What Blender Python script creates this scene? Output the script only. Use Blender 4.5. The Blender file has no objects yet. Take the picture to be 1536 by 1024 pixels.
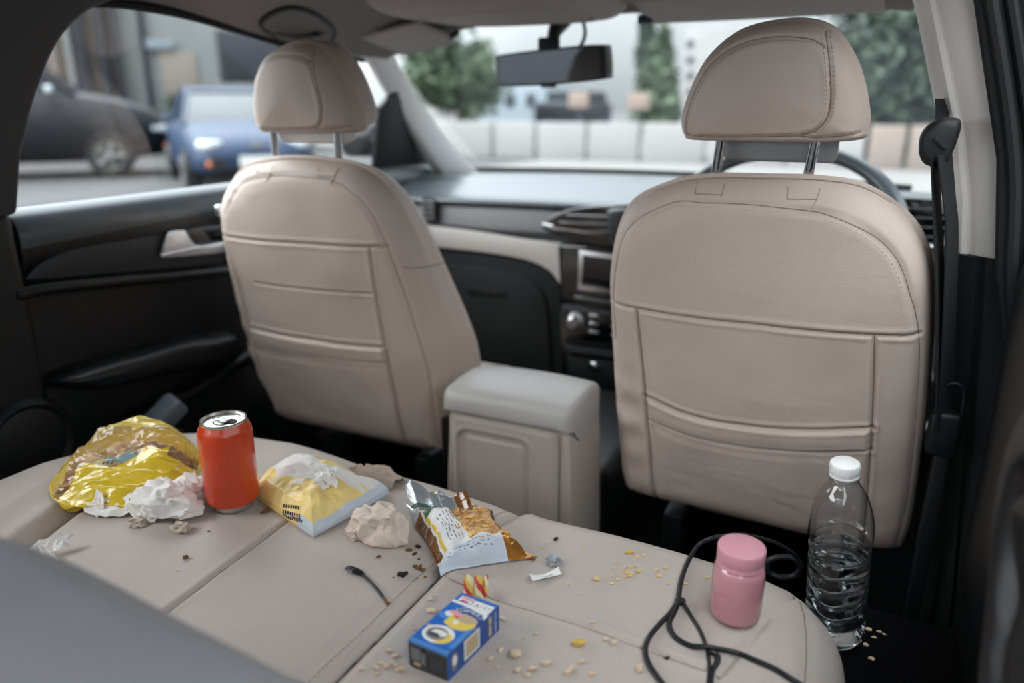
import bpy, bmesh, math, random
import numpy as np
from mathutils import Vector, Matrix, Euler
from mathutils.bvhtree import BVHTree

SC = bpy.context.scene
COL = SC.collection
PI = math.pi
rng = random.Random(7)

# ------------------------------------------------------------------ camera frame
FPX = 1110.0
PITCH = math.radians(17.6)
YAW = math.radians(25.2)
CAM = np.array([0.0, 0.0, 0.86])
FWD = np.array([-math.sin(YAW) * math.cos(PITCH), math.cos(YAW) * math.cos(PITCH), -math.sin(PITCH)])
RGT = np.array([math.cos(YAW), math.sin(YAW), 0.0])
UPV = np.cross(RGT, FWD)
GROUND = -0.34
SEAT_Z = 0.36


def ray(px, py):
    return (px - 768) / FPX * RGT - (py - 512) / FPX * UPV + FWD


def at_z(px, py, h):
    r = ray(px, py)
    return CAM + (h - CAM[2]) / r[2] * r


def at_y(px, py, h):
    r = ray(px, py)
    return CAM + h / r[1] * r


def at_x(px, py, h):
    r = ray(px, py)
    return CAM + h / r[0] * r


# ------------------------------------------------------------------ materials
def lin(c):
    return tuple((x / 12.92 if x <= 0.04045 else ((x + 0.055) / 1.055) ** 2.4) for x in [v / 255.0 for v in c])


def mat(name, rgb, rough=0.6, metal=0.0, bump=0.0, bscale=300.0, var=0.0, vscale=8.0, spec=0.5, coat=0.0,
        trans=0.0, ior=1.45, alpha=1.0, sub=0.0, bdist=0.001, detail=3.0, stretch=None):
    m = bpy.data.materials.new(name)
    m.use_nodes = True
    nt = m.node_tree
    b = nt.nodes['Principled BSDF']
    c = lin(rgb)
    b.inputs['Base Color'].default_value = (*c, 1)
    b.inputs['Roughness'].default_value = rough
    b.inputs['Metallic'].default_value = metal
    b.inputs['Specular IOR Level'].default_value = spec
    b.inputs['IOR'].default_value = ior
    b.inputs['Transmission Weight'].default_value = trans
    b.inputs['Coat Weight'].default_value = coat
    b.inputs['Alpha'].default_value = alpha
    tc = nt.nodes.new('ShaderNodeTexCoord')
    vec = tc.outputs['Object']
    if stretch:
        mp = nt.nodes.new('ShaderNodeMapping')
        mp.inputs['Scale'].default_value = stretch
        nt.links.new(vec, mp.inputs['Vector'])
        vec = mp.outputs['Vector']
    if var > 0:
        n = nt.nodes.new('ShaderNodeTexNoise')
        n.inputs['Scale'].default_value = vscale
        n.inputs['Detail'].default_value = 5
        nt.links.new(vec, n.inputs['Vector'])
        r = nt.nodes.new('ShaderNodeMapRange')
        r.inputs['From Min'].default_value = 0.3
        r.inputs['From Max'].default_value = 0.7
        r.inputs['To Min'].default_value = 1 - var
        r.inputs['To Max'].default_value = 1 + var
        nt.links.new(n.outputs['Fac'], r.inputs['Value'])
        mx = nt.nodes.new('ShaderNodeVectorMath')
        mx.operation = 'SCALE'
        mx.inputs[0].default_value = c
        nt.links.new(r.outputs['Result'], mx.inputs['Scale'])
        nt.links.new(mx.outputs['Vector'], b.inputs['Base Color'])
    if bump > 0:
        n = nt.nodes.new('ShaderNodeTexNoise')
        n.inputs['Scale'].default_value = bscale
        n.inputs['Detail'].default_value = detail
        nt.links.new(vec, n.inputs['Vector'])
        bp = nt.nodes.new('ShaderNodeBump')
        bp.inputs['Strength'].default_value = bump
        bp.inputs['Distance'].default_value = bdist
        nt.links.new(n.outputs['Fac'], bp.inputs['Height'])
        nt.links.new(bp.outputs['Normal'], b.inputs['Normal'])
    return m


def leather(name, rgb, rough=0.48, spec=0.4, bump=0.35):
    """creased soft leather: voronoi grain + soft wrinkles"""
    m = mat(name, rgb, rough, spec=spec, var=0.05, vscale=9)
    nt = m.node_tree
    b = nt.nodes['Principled BSDF']
    tc = nt.nodes.new('ShaderNodeTexCoord')
    v = nt.nodes.new('ShaderNodeTexVoronoi')
    v.inputs['Scale'].default_value = 620
    v.feature = 'DISTANCE_TO_EDGE'
    n = nt.nodes.new('ShaderNodeTexNoise')
    n.inputs['Scale'].default_value = 170
    n.inputs['Detail'].default_value = 4
    n.inputs['Distortion'].default_value = 1.5
    n2 = nt.nodes.new('ShaderNodeTexNoise')
    n2.inputs['Scale'].default_value = 14
    n2.inputs['Detail'].default_value = 2
    mp = nt.nodes.new('ShaderNodeMapping')
    mp.inputs['Scale'].default_value = (0.5, 1, 1.3)
    nt.links.new(tc.outputs['Object'], mp.inputs['Vector'])
    for q in (v, n, n2):
        nt.links.new(mp.outputs['Vector'], q.inputs['Vector'])
    b1 = nt.nodes.new('ShaderNodeBump')
    b1.inputs['Strength'].default_value = bump
    b1.inputs['Distance'].default_value = 0.0006
    b2 = nt.nodes.new('ShaderNodeBump')
    b2.inputs['Strength'].default_value = bump * 0.8
    b2.inputs['Distance'].default_value = 0.0012
    b3 = nt.nodes.new('ShaderNodeBump')
    b3.inputs['Strength'].default_value = 0.25
    b3.inputs['Distance'].default_value = 0.008
    nt.links.new(v.outputs['Distance'], b1.inputs['Height'])
    nt.links.new(n.outputs['Fac'], b2.inputs['Height'])
    nt.links.new(n2.outputs['Fac'], b3.inputs['Height'])
    nt.links.new(b3.outputs['Normal'], b2.inputs['Normal'])
    nt.links.new(b2.outputs['Normal'], b1.inputs['Normal'])
    nt.links.new(b1.outputs['Normal'], b.inputs['Normal'])
    return m


def pane(name, tint, gloss=0.06, grough=0.02):
    """thin sheet of glass or clear film: tinted see-through plus a fresnel reflection"""
    m = bpy.data.materials.new(name)
    m.use_nodes = True
    nt = m.node_tree
    nt.nodes.clear()
    o = nt.nodes.new('ShaderNodeOutputMaterial')
    t = nt.nodes.new('ShaderNodeBsdfTransparent')
    t.inputs['Color'].default_value = (*tint, 1)
    g = nt.nodes.new('ShaderNodeBsdfGlossy')
    g.inputs['Roughness'].default_value = grough
    lw = nt.nodes.new('ShaderNodeFresnel')
    ge = nt.nodes.new('ShaderNodeNewGeometry')
    io = nt.nodes.new('ShaderNodeMapRange')      # same reflectance from both sides of the thin sheet
    io.inputs['To Min'].default_value = 1.45
    io.inputs['To Max'].default_value = 1 / 1.45
    nt.links.new(ge.outputs['Backfacing'], io.inputs['Value'])
    nt.links.new(io.outputs['Result'], lw.inputs['IOR'])
    mm = nt.nodes.new('ShaderNodeMath')
    mm.operation = 'MULTIPLY'
    mm.inputs[1].default_value = gloss / 0.04
    mm.use_clamp = True
    mx = nt.nodes.new('ShaderNodeMixShader')
    nt.links.new(lw.outputs['Fac'], mm.inputs[0])
    nt.links.new(mm.outputs[0], mx.inputs['Fac'])
    nt.links.new(t.outputs[0], mx.inputs[1])
    nt.links.new(g.outputs[0], mx.inputs[2])
    nt.links.new(mx.outputs[0], o.inputs['Surface'])
    return m


def film(name, rgb, thru, clear, rough=0.2, bump=0.3, bscale=60, spec=0.6):
    """plastic film: part opaque, part light-passing, part clear"""
    m = bpy.data.materials.new(name)
    m.use_nodes = True
    nt = m.node_tree
    b = nt.nodes['Principled BSDF']
    o = nt.nodes['Material Output']
    c = lin(rgb)
    b.inputs['Base Color'].default_value = (*c, 1)
    b.inputs['Roughness'].default_value = rough
    b.inputs['Specular IOR Level'].default_value = spec
    tl = nt.nodes.new('ShaderNodeBsdfTranslucent')
    tl.inputs['Color'].default_value = (*c, 1)
    tp = nt.nodes.new('ShaderNodeBsdfTransparent')
    tp.inputs['Color'].default_value = (min(1, c[0] * .4 + .6), min(1, c[1] * .4 + .6), min(1, c[2] * .4 + .6), 1)
    m1 = nt.nodes.new('ShaderNodeMixShader')
    m1.inputs['Fac'].default_value = thru
    m2 = nt.nodes.new('ShaderNodeMixShader')
    m2.inputs['Fac'].default_value = clear
    nt.links.new(b.outputs[0], m1.inputs[1])
    nt.links.new(tl.outputs[0], m1.inputs[2])
    nt.links.new(m1.outputs[0], m2.inputs[1])
    nt.links.new(tp.outputs[0], m2.inputs[2])
    gl = nt.nodes.new('ShaderNodeBsdfGlossy')
    gl.inputs['Roughness'].default_value = rough * .7
    fr = nt.nodes.new('ShaderNodeFresnel')
    ge = nt.nodes.new('ShaderNodeNewGeometry')
    io = nt.nodes.new('ShaderNodeMapRange')
    io.inputs['To Min'].default_value = 1.5
    io.inputs['To Max'].default_value = 1 / 1.5
    nt.links.new(ge.outputs['Backfacing'], io.inputs['Value'])
    nt.links.new(io.outputs['Result'], fr.inputs['IOR'])
    m3 = nt.nodes.new('ShaderNodeMixShader')
    nt.links.new(fr.outputs[0], m3.inputs['Fac'])
    nt.links.new(m2.outputs[0], m3.inputs[1])
    nt.links.new(gl.outputs[0], m3.inputs[2])
    nt.links.new(m3.outputs[0], o.inputs['Surface'])
    if bump:
        tc = nt.nodes.new('ShaderNodeTexCoord')
        n = nt.nodes.new('ShaderNodeTexNoise')
        n.inputs['Scale'].default_value = bscale
        n.inputs['Detail'].default_value = 3
        n.inputs['Distortion'].default_value = 1.0
        nt.links.new(tc.outputs['Object'], n.inputs['Vector'])
        bp = nt.nodes.new('ShaderNodeBump')
        bp.inputs['Strength'].default_value = bump
        bp.inputs['Distance'].default_value = 0.004
        nt.links.new(n.outputs['Fac'], bp.inputs['Height'])
        for q in (b, gl, tl, fr):
            nt.links.new(bp.outputs['Normal'], q.inputs['Normal'])
    return m


M = {}
M['leather'] = leather('beige_leather', (192, 174, 163))
M['leather_bench'] = leather('bench_leather', (188, 176, 168), rough=0.55, bump=0.25)
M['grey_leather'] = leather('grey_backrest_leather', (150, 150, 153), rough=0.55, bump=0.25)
M['seam'] = mat('seam_thread', (158, 138, 122), 0.8)
M['seam_dark'] = mat('dark_seam_thread', (138, 121, 110), 0.9)  # thread darker than the leather, laid along the seam grooves
M['gap_dark'] = mat('gap_shade', (52, 47, 44), 0.95)
M['thread'] = mat('stitch_thread', (196, 172, 152), 0.8)
M['stitch_hole'] = mat('stitch_hole', (104, 84, 74), 0.9)
M['beige_plastic'] = mat('beige_plastic', (186, 173, 163), 0.45, bump=0.12, bscale=900, bdist=0.0004, var=0.02)
M['lid_plastic'] = mat('grey_beige_vinyl', (184, 179, 175), 0.42, bump=0.15, bscale=900, bdist=0.0004)
M['pillar_trim'] = mat('pillar_trim', (218, 211, 205), 0.5, bump=0.1, bscale=700, bdist=0.0004)
M['headliner'] = mat('headliner_cloth', (128, 123, 120), 0.95, bump=0.3, bscale=900, bdist=0.0006, spec=0.1)
M['visor'] = mat('visor_vinyl', (168, 161, 156), 0.75, bump=0.1, bscale=700, bdist=0.0004, spec=0.2)
M['black_plastic'] = mat('black_plastic', (17, 18, 21), 0.5, bump=0.1, bscale=800, bdist=0.0004)
M['black_soft'] = mat('soft_black_trim', (15, 16, 19), 0.40, bump=0.15, bscale=600, bdist=0.0005)
M['dark_insert'] = mat('dark_grey_insert', (40, 43, 48), 0.45)
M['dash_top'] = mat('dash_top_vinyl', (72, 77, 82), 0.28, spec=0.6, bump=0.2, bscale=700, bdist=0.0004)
M['dash_face'] = mat('dash_face_vinyl', (138, 137, 138), 0.42, bump=0.15, bscale=700, bdist=0.0004)
M['dash_beige'] = mat('dash_beige_insert', (186, 179, 173), 0.45)
M['rubber'] = mat('black_rubber', (16, 17, 18), 0.75)
M['carpet'] = mat('black_carpet', (17, 17, 19), 1.0, bump=0.9, bscale=420, bdist=0.004, spec=0.05)
M['chrome'] = mat('chrome', (225, 225, 226), 0.08, metal=1.0)
M['satin'] = mat('satin_metal', (196, 198, 202), 0.28, metal=1.0)
M['piano'] = mat('gloss_black', (12, 13, 15), 0.12, coat=0.6)
M['screen'] = mat('screen_glass', (18, 20, 23), 0.1)
M['mirror_glass'] = mat('mirror_glass', (104, 108, 114), 0.03, metal=1.0)
M['glass'] = pane('window_glass', (0.86, 0.89, 0.90), gloss=0.05)
M['rear_dim_glass'] = pane('dimmed_rear_glass', (0.20, 0.215, 0.225), gloss=0.05)
M['webbing'] = mat('belt_webbing', (22, 23, 25), 0.85, bump=0.6, bscale=500, bdist=0.001, stretch=(1, 1, 4))


# ------------------------------------------------------------------ object helpers
WLOC = {}


def tag(o, label=None, cat=None, group=None, kind=None):
    if label:
        o['label'] = label
    if cat:
        o['category'] = cat
    if group:
        o['group'] = group
    if kind:
        o['kind'] = kind
    return o


def thing(name, label, cat, loc=(0, 0, 0), group=None):
    o = bpy.data.objects.new(name, None)
    o.empty_display_size = 0.05
    o.location = loc
    COL.objects.link(o)
    WLOC[o] = Vector(loc)
    return tag(o, label, cat, group)


class MB:
    """collects faces (world coordinates), then links them as one mesh object"""

    def __init__(self):
        self.v, self.f, self.m, self.n = [], [], [], 0

    def add(self, v, f, mi=0):
        v = np.asarray(v, float).reshape(-1, 3)
        b = self.n
        self.v.append(v)
        self.n += len(v)
        for q in f:
            self.f.append(tuple(int(i) + b for i in q))
        if hasattr(mi, '__len__'):
            self.m.extend(int(k) for k in mi)
        else:
            self.m.extend([mi] * len(f))
        return self

    def build(self, name, mats, parent=None, smooth=40, label=None, loc=None, sub=0):
        V = np.vstack(self.v)
        if parent is not None:
            base = WLOC[parent]
        else:
            base = Vector(loc) if loc is not None else Vector((float(V[:, 0].mean()), float(V[:, 1].mean()), float(V[:, 2].min())))
        me = bpy.data.meshes.new(name)
        me.from_pydata((V - np.array(base)).tolist(), [], self.f)
        if not isinstance(mats, (list, tuple)):
            mats = [mats]
        for q in mats:
            me.materials.append(q)
        if len(mats) > 1:
            me.polygons.foreach_set('material_index', np.array(self.m, dtype=np.int32))
        bm = bmesh.new()
        bm.from_mesh(me)
        bmesh.ops.recalc_face_normals(bm, faces=bm.faces)
        bm.to_mesh(me)
        bm.free()
        if smooth:
            me.polygons.foreach_set('use_smooth', np.ones(len(me.polygons), dtype=bool))
            if smooth < 180:
                me.set_sharp_from_angle(angle=math.radians(smooth))
        me.update()
        o = bpy.data.objects.new(name, me)
        COL.objects.link(o)
        if parent is not None:
            o.parent = parent
            WLOC[o] = Vector(base)
        else:
            o.location = base
            WLOC[o] = Vector(base)
        if sub:
            md = o.modifiers.new('smooth', 'SUBSURF')
            md.levels = md.render_levels = sub
        if label:
            o['label'] = label
        return o


def grid(P, closed_u=False, closed_v=False):
    """P: array (nu, nv, 3) -> verts, quads"""
    nu, nv = P.shape[:2]
    f = []
    for i in range(nu if closed_u else nu - 1):
        a, b = i * nv, ((i + 1) % nu) * nv
        for j in range(nv if closed_v else nv - 1):
            k = (j + 1) % nv
            f.append((a + j, a + k, b + k, b + j))
    return P.reshape(-1, 3), f


def loft(rings, cap0=True, cap1=True, closed=True):
    P = np.array(rings, float)
    v, f = grid(P, closed_v=closed)
    nv = P.shape[1]
    n = P.shape[0]
    f = list(f)
    if cap0:
        f.append(tuple(range(nv - 1, -1, -1)))
    if cap1:
        f.append(tuple((n - 1) * nv + j for j in range(nv)))
    return v, f


def smooth_path(pts, n=8):
    """Catmull-Rom through pts"""
    p = [np.array(q, float) for q in pts]
    p = [2 * p[0] - p[1]] + p + [2 * p[-1] - p[-2]]
    out = []
    for i in range(1, len(p) - 2):
        for k in range(n):
            t = k / n
            a, b, c, d = p[i - 1], p[i], p[i + 1], p[i + 2]
            out.append(0.5 * ((2 * b) + (c - a) * t + (2 * a - 5 * b + 4 * c - d) * t * t + (3 * b - a - 3 * c + d) * t ** 3))
    out.append(p[-2])
    return np.array(out)


def smooth_loop(pts, n=8):
    p = [np.array(q, float) for q in pts]
    k = len(p)
    out = []
    for i in range(k):
        a, b, c, d = p[i - 1], p[i], p[(i + 1) % k], p[(i + 2) % k]
        for s in range(n):
            t = s / n
            out.append(0.5 * ((2 * b) + (c - a) * t + (2 * a - 5 * b + 4 * c - d) * t * t + (3 * b - a - 3 * c + d) * t ** 3))
    return np.array(out)


def resample(loop, n):
    q = np.vstack([loop, loop[:1]])
    d = np.r_[0, np.cumsum(np.linalg.norm(np.diff(q, axis=0), axis=1))]
    t = np.linspace(0, d[-1], n, endpoint=False)
    return np.stack([np.interp(t, d, q[:, i]) for i in range(q.shape[1])], 1)


def tube(path, r, n=10, caps=True, flat=1.0, closed=False):
    P = np.array(path, float)
    k = len(P)
    rr = np.full(k, r) if np.isscalar(r) else np.array(r, float)
    T = np.gradient(P, axis=0)
    if closed:
        T = np.roll(P, -1, 0) - np.roll(P, 1, 0)
    T /= np.linalg.norm(T, axis=1)[:, None] + 1e-12
    u = np.cross(T[0], [0, 0, 1.0])
    if np.linalg.norm(u) < 1e-3:
        u = np.cross(T[0], [1.0, 0, 0])
    u /= np.linalg.norm(u)
    rings = []
    for i in range(k):
        u = u - T[i] * np.dot(u, T[i])
        u /= np.linalg.norm(u) + 1e-12
        w = np.cross(T[i], u)
        a = np.linspace(0, 2 * PI, n, endpoint=False)
        rings.append(P[i] + rr[i] * (np.cos(a)[:, None] * u + flat * np.sin(a)[:, None] * w))
    P = np.array(rings)
    v, f = grid(P, closed_u=closed, closed_v=True)
    f = list(f)
    if caps and not closed:
        f.append(tuple(range(n - 1, -1, -1)))
        f.append(tuple((k - 1) * n + j for j in range(n)))
    return v, f


def lathe(prof, n=48, origin=(0, 0, 0), R=None, cap0=False, cap1=False):
    pr = np.array(prof, float)
    a = np.linspace(0, 2 * PI, n, endpoint=False)
    P = np.stack([pr[:, 0][:, None] * np.cos(a), pr[:, 0][:, None] * np.sin(a), np.repeat(pr[:, 1][:, None], n, 1)], 2)
    v, f = grid(P, closed_v=True)
    f = list(f)
    if cap0:
        f.append(tuple(range(n - 1, -1, -1)))
    if cap1:
        f.append(tuple((len(pr) - 1) * n + j for j in range(n)))
    if R is not None:
        v = v @ np.array(R).T
    return v + np.array(origin), f


def from_bm(bm):
    bm.verts.ensure_lookup_table()
    v = np.array([x.co for x in bm.verts])
    for i, x in enumerate(bm.verts):
        x.index = i
    f = [tuple(x.index for x in q.verts) for q in bm.faces]
    bm.free()
    return v, f


def rbox(size, center, bevel=0.005, R=None, seg=3):
    bm = bmesh.new()
    bmesh.ops.create_cube(bm, size=1)
    for v in bm.verts:
        v.co = Vector((v.co.x * size[0], v.co.y * size[1], v.co.z * size[2]))
    if bevel:
        bmesh.ops.bevel(bm, geom=list(bm.edges), offset=min(bevel, min(size) * .49), segments=seg, profile=0.5, affect='EDGES')
    v, f = from_bm(bm)
    if R is not None:
        v = v @ np.array(R).T
    return v + np.array(center), f


def plate(loop, dvec, bevel=0.003, seg=2):
    """a flat outline (3-d loop) given thickness along dvec, edges rounded"""
    bm = bmesh.new()
    vs = [bm.verts.new(Vector(p)) for p in loop]
    fc = bm.faces.new(vs)
    r = bmesh.ops.extrude_face_region(bm, geom=[fc])
    for q in r['geom']:
        if isinstance(q, bmesh.types.BMVert):
            q.co += Vector(dvec)
    bmesh.ops.recalc_face_normals(bm, faces=bm.faces)
    if bevel:
        ed = [e for e in bm.edges if len(e.link_faces) == 2 and e.calc_face_angle(0) > 0.5]
        bmesh.ops.bevel(bm, geom=ed, offset=bevel, segments=seg, profile=0.5, affect='EDGES')
    big = [q for q in bm.faces if len(q.verts) > 4]
    bmesh.ops.triangulate(bm, faces=big)
    return from_bm(bm)


def rot(rx=0, ry=0, rz=0):
    return np.array(Euler((math.radians(rx), math.radians(ry), math.radians(rz)), 'XYZ').to_matrix())


# vectorised value noise -------------------------------------------------
def _h(i, j, k, s):
    n = (i * 374761393 + j * 668265263 + k * 2147483647 + s * 974634777) & 0xffffffff
    n = ((n ^ (n >> 13)) * 1274126177) & 0xffffffff
    n = (n ^ (n >> 16)) & 0xffffffff
    return n / 4294967295.0


def vnoise(P, s=0):
    P = np.asarray(P, float)
    I = np.floor(P).astype(np.int64)
    F = P - I
    F = F * F * (3 - 2 * F)
    r = 0
    for dx in (0, 1):
        for dy in (0, 1):
            for dz in (0, 1):
                w = (F[..., 0] if dx else 1 - F[..., 0]) * (F[..., 1] if dy else 1 - F[..., 1]) * (F[..., 2] if dz else 1 - F[..., 2])
                r = r + w * _h(I[..., 0] + dx, I[..., 1] + dy, I[..., 2] + dz, s)
    return r * 2 - 1


def fbm(P, s=0, o=3):
    r, a = 0, 1.0
    P = np.asarray(P, float)
    for k in range(o):
        r = r + a * vnoise(P, s + k)
        P = P * 2.03 + 17.3
        a *= 0.5
    return r


def ridge(P, s=0, o=3):
    r, a = 0, 1.0
    P = np.asarray(P, float)
    for k in range(o):
        r = r + a * (1 - 2 * np.abs(vnoise(P, s + k)))
        P = P * 2.0 + 9.1
        a *= 0.5
    return r


def seg_dist(A, lines):
    """distance of points A (n,2) to polylines"""
    best = np.full(len(A), 9.0)
    for L in lines:
        L = np.array(L, float)
        for p, q in zip(L[:-1], L[1:]):
            d = q - p
            t = np.clip(((A - p) @ d) / (d @ d + 1e-12), 0, 1)
            best = np.minimum(best, np.linalg.norm(A - (p + t[:, None] * d), axis=1))
    return best


def pslab(outline, center, er, bulge, T, nring=120, N=900, grooves=(), front=True, gw=None, side=0.015, extra=None, nside=10, outer=0.22):
    """pillow-like slab built in rings. Returns (A, depth, faces): A (n,2) in the slab's plane, depth away from the viewer.
    grooves: list of (lines, depth, sigma). T may be a function of the second plane coordinate."""
    O = resample(np.array(outline, float), N)
    C = np.array(center, float)
    Tf = T if callable(T) else (lambda b: np.full_like(b, T))
    g0 = 1 - er / outer
    gs, dp = [], []
    for g in np.linspace(0.0, g0, nring)[1:]:
        gs.append(g)
        dp.append(0.0)
    for ph in np.linspace(0, PI / 2, 14)[1:]:
        gs.append(g0 + (1 - g0) * math.sin(ph))
        dp.append(er * (1 - math.cos(ph)))
    gs, dp = np.array(gs), np.array(dp)
    A = C + gs[:, None, None] * (O - C)[None]
    D = dp[:, None] - bulge * (1 - gs[:, None] ** 2) + 0 * A[..., 0]
    Af = A.reshape(-1, 2)
    w = np.repeat(np.clip((1 - gs) / (1 - g0 + 1e-9), 0, 1)[:, None], N, 1).reshape(-1) ** 0.5
    dd = D.reshape(-1).copy()
    for lines, depth, sg in grooves:
        ds = seg_dist(Af, lines)
        dd += depth * np.exp(-(ds / sg) ** 2)
        dd += -0.25 * depth * np.exp(-((ds - 3 * sg) / (1.6 * sg)) ** 2)
    if extra is not None:
        dd += extra(Af) * w
    pts = [np.concatenate([[C], Af])]
    dep = [np.concatenate([[-bulge + (extra(C[None])[0] if extra is not None else 0)], dd])]
    nr = len(gs)
    Tb = Tf(O[:, 1])
    last_d = D[-1] * 0 + er
    tot = nr
    for k in range(1, nside + 1):          # side wall
        s = k / nside
        pts.append(C + (1 + side * math.sin(PI * s)) * (O - C))
        dep.append(last_d + (Tb - er * 1.6 - last_d) * s)
        tot += 1
    if front:
        for ph in np.linspace(0, PI / 2, 8)[1:]:
            g = 1 - (1 - math.sin(PI / 2 + ph)) * 0.16
            pts.append(C + g * (O - C))
            dep.append(Tb - er * 1.6 + er * 1.6 * math.sin(ph))
            tot += 1
        for g in (0.6, 0.3, 0.08):
            pts.append(C + g * (O - C))
            dep.append(Tb + 0 * last_d)
            tot += 1
    A = np.vstack(pts)
    D = np.concatenate(dep)
    f = []
    idx = np.arange(N)
    nx = (idx + 1) % N
    f += [(0, 1 + int(j), 1 + int(k)) for j, k in zip(nx, idx)]
    for r in range(tot - 1):
        a, b = 1 + r * N, 1 + (r + 1) * N
        f += [(a + int(i), a + int(j), b + int(j), b + int(i)) for i, j in zip(idx, nx)]
    if front:
        f.append(tuple(1 + (tot - 1) * N + int(i) for i in idx))
    return A, D, f
# ================================================================== FRONT SEATS
TILT = math.radians(10.5)
SU = np.array([0, -math.sin(TILT), math.cos(TILT)])
SF = np.array([0, math.cos(TILT), math.sin(TILT)])


def seat_map(cx):
    O = np.array([cx, 1.10, 0.22])

    def f(A, d):
        A = np.atleast_2d(A)
        return O + A[:, :1] * np.array([1.0, 0, 0]) + A[:, 1:2] * SU + np.asarray(d)[:, None] * SF
    return f


def stitches(mp, line, depth_fn, pitch=0.0065, ln=0.0042, r=0.00055, n=5):
    """short thread dashes along a line in the slab's plane"""
    L = smooth_path(line, 12) if len(line) > 2 else np.array(line, float)
    d = np.r_[0, np.cumsum(np.linalg.norm(np.diff(L, axis=0), axis=1))]
    V, F, n0 = [], [], 0
    for s in np.arange(0, d[-1] - ln, pitch):
        t = np.linspace(s, s + ln, 3)
        q = np.stack([np.interp(t, d, L[:, 0]), np.interp(t, d, L[:, 1])], 1)
        p = mp(q, depth_fn(q) + np.array([0.0006, -0.0003, 0.0006]))
        v, f = tube(p, r, n)
        V.append(v)
        F += [tuple(i + n0 for i in x) for x in f]
        n0 += len(v)
    return np.vstack(V), F


def bvh_depth(A, D, f):
    """depth lookup on a slab's viewer side"""
    V = [Vector((a[0], a[1], d)) for a, d in zip(A, D)]
    t = BVHTree.FromPolygons(V, f)

    def fn(q):
        out = []
        for a in np.atleast_2d(q):
            h = t.ray_cast(Vector((a[0], a[1], -1)), Vector((0, 0, 1)))
            out.append(h[0].z if h[0] is not None else 0.0)
        return np.array(out)
    return fn


def chrome_post(mp, a, b0, b1, d0, d1, r=0.0052):
    p = mp(np.array([[a - 0.004, b0], [a + 0.009, b1]]), np.array([d0, d1]))
    return tube(np.linspace(p[0], p[1], 6), r, 16)


SEAT_BVH = {}


def resample_open(q, n):
    d = np.r_[0, np.cumsum(np.linalg.norm(np.diff(q, axis=0), axis=1))]
    t = np.linspace(0, d[-1], n)
    return np.stack([np.interp(t, d, q[:, i]) for i in range(q.shape[1])], 1)


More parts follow.
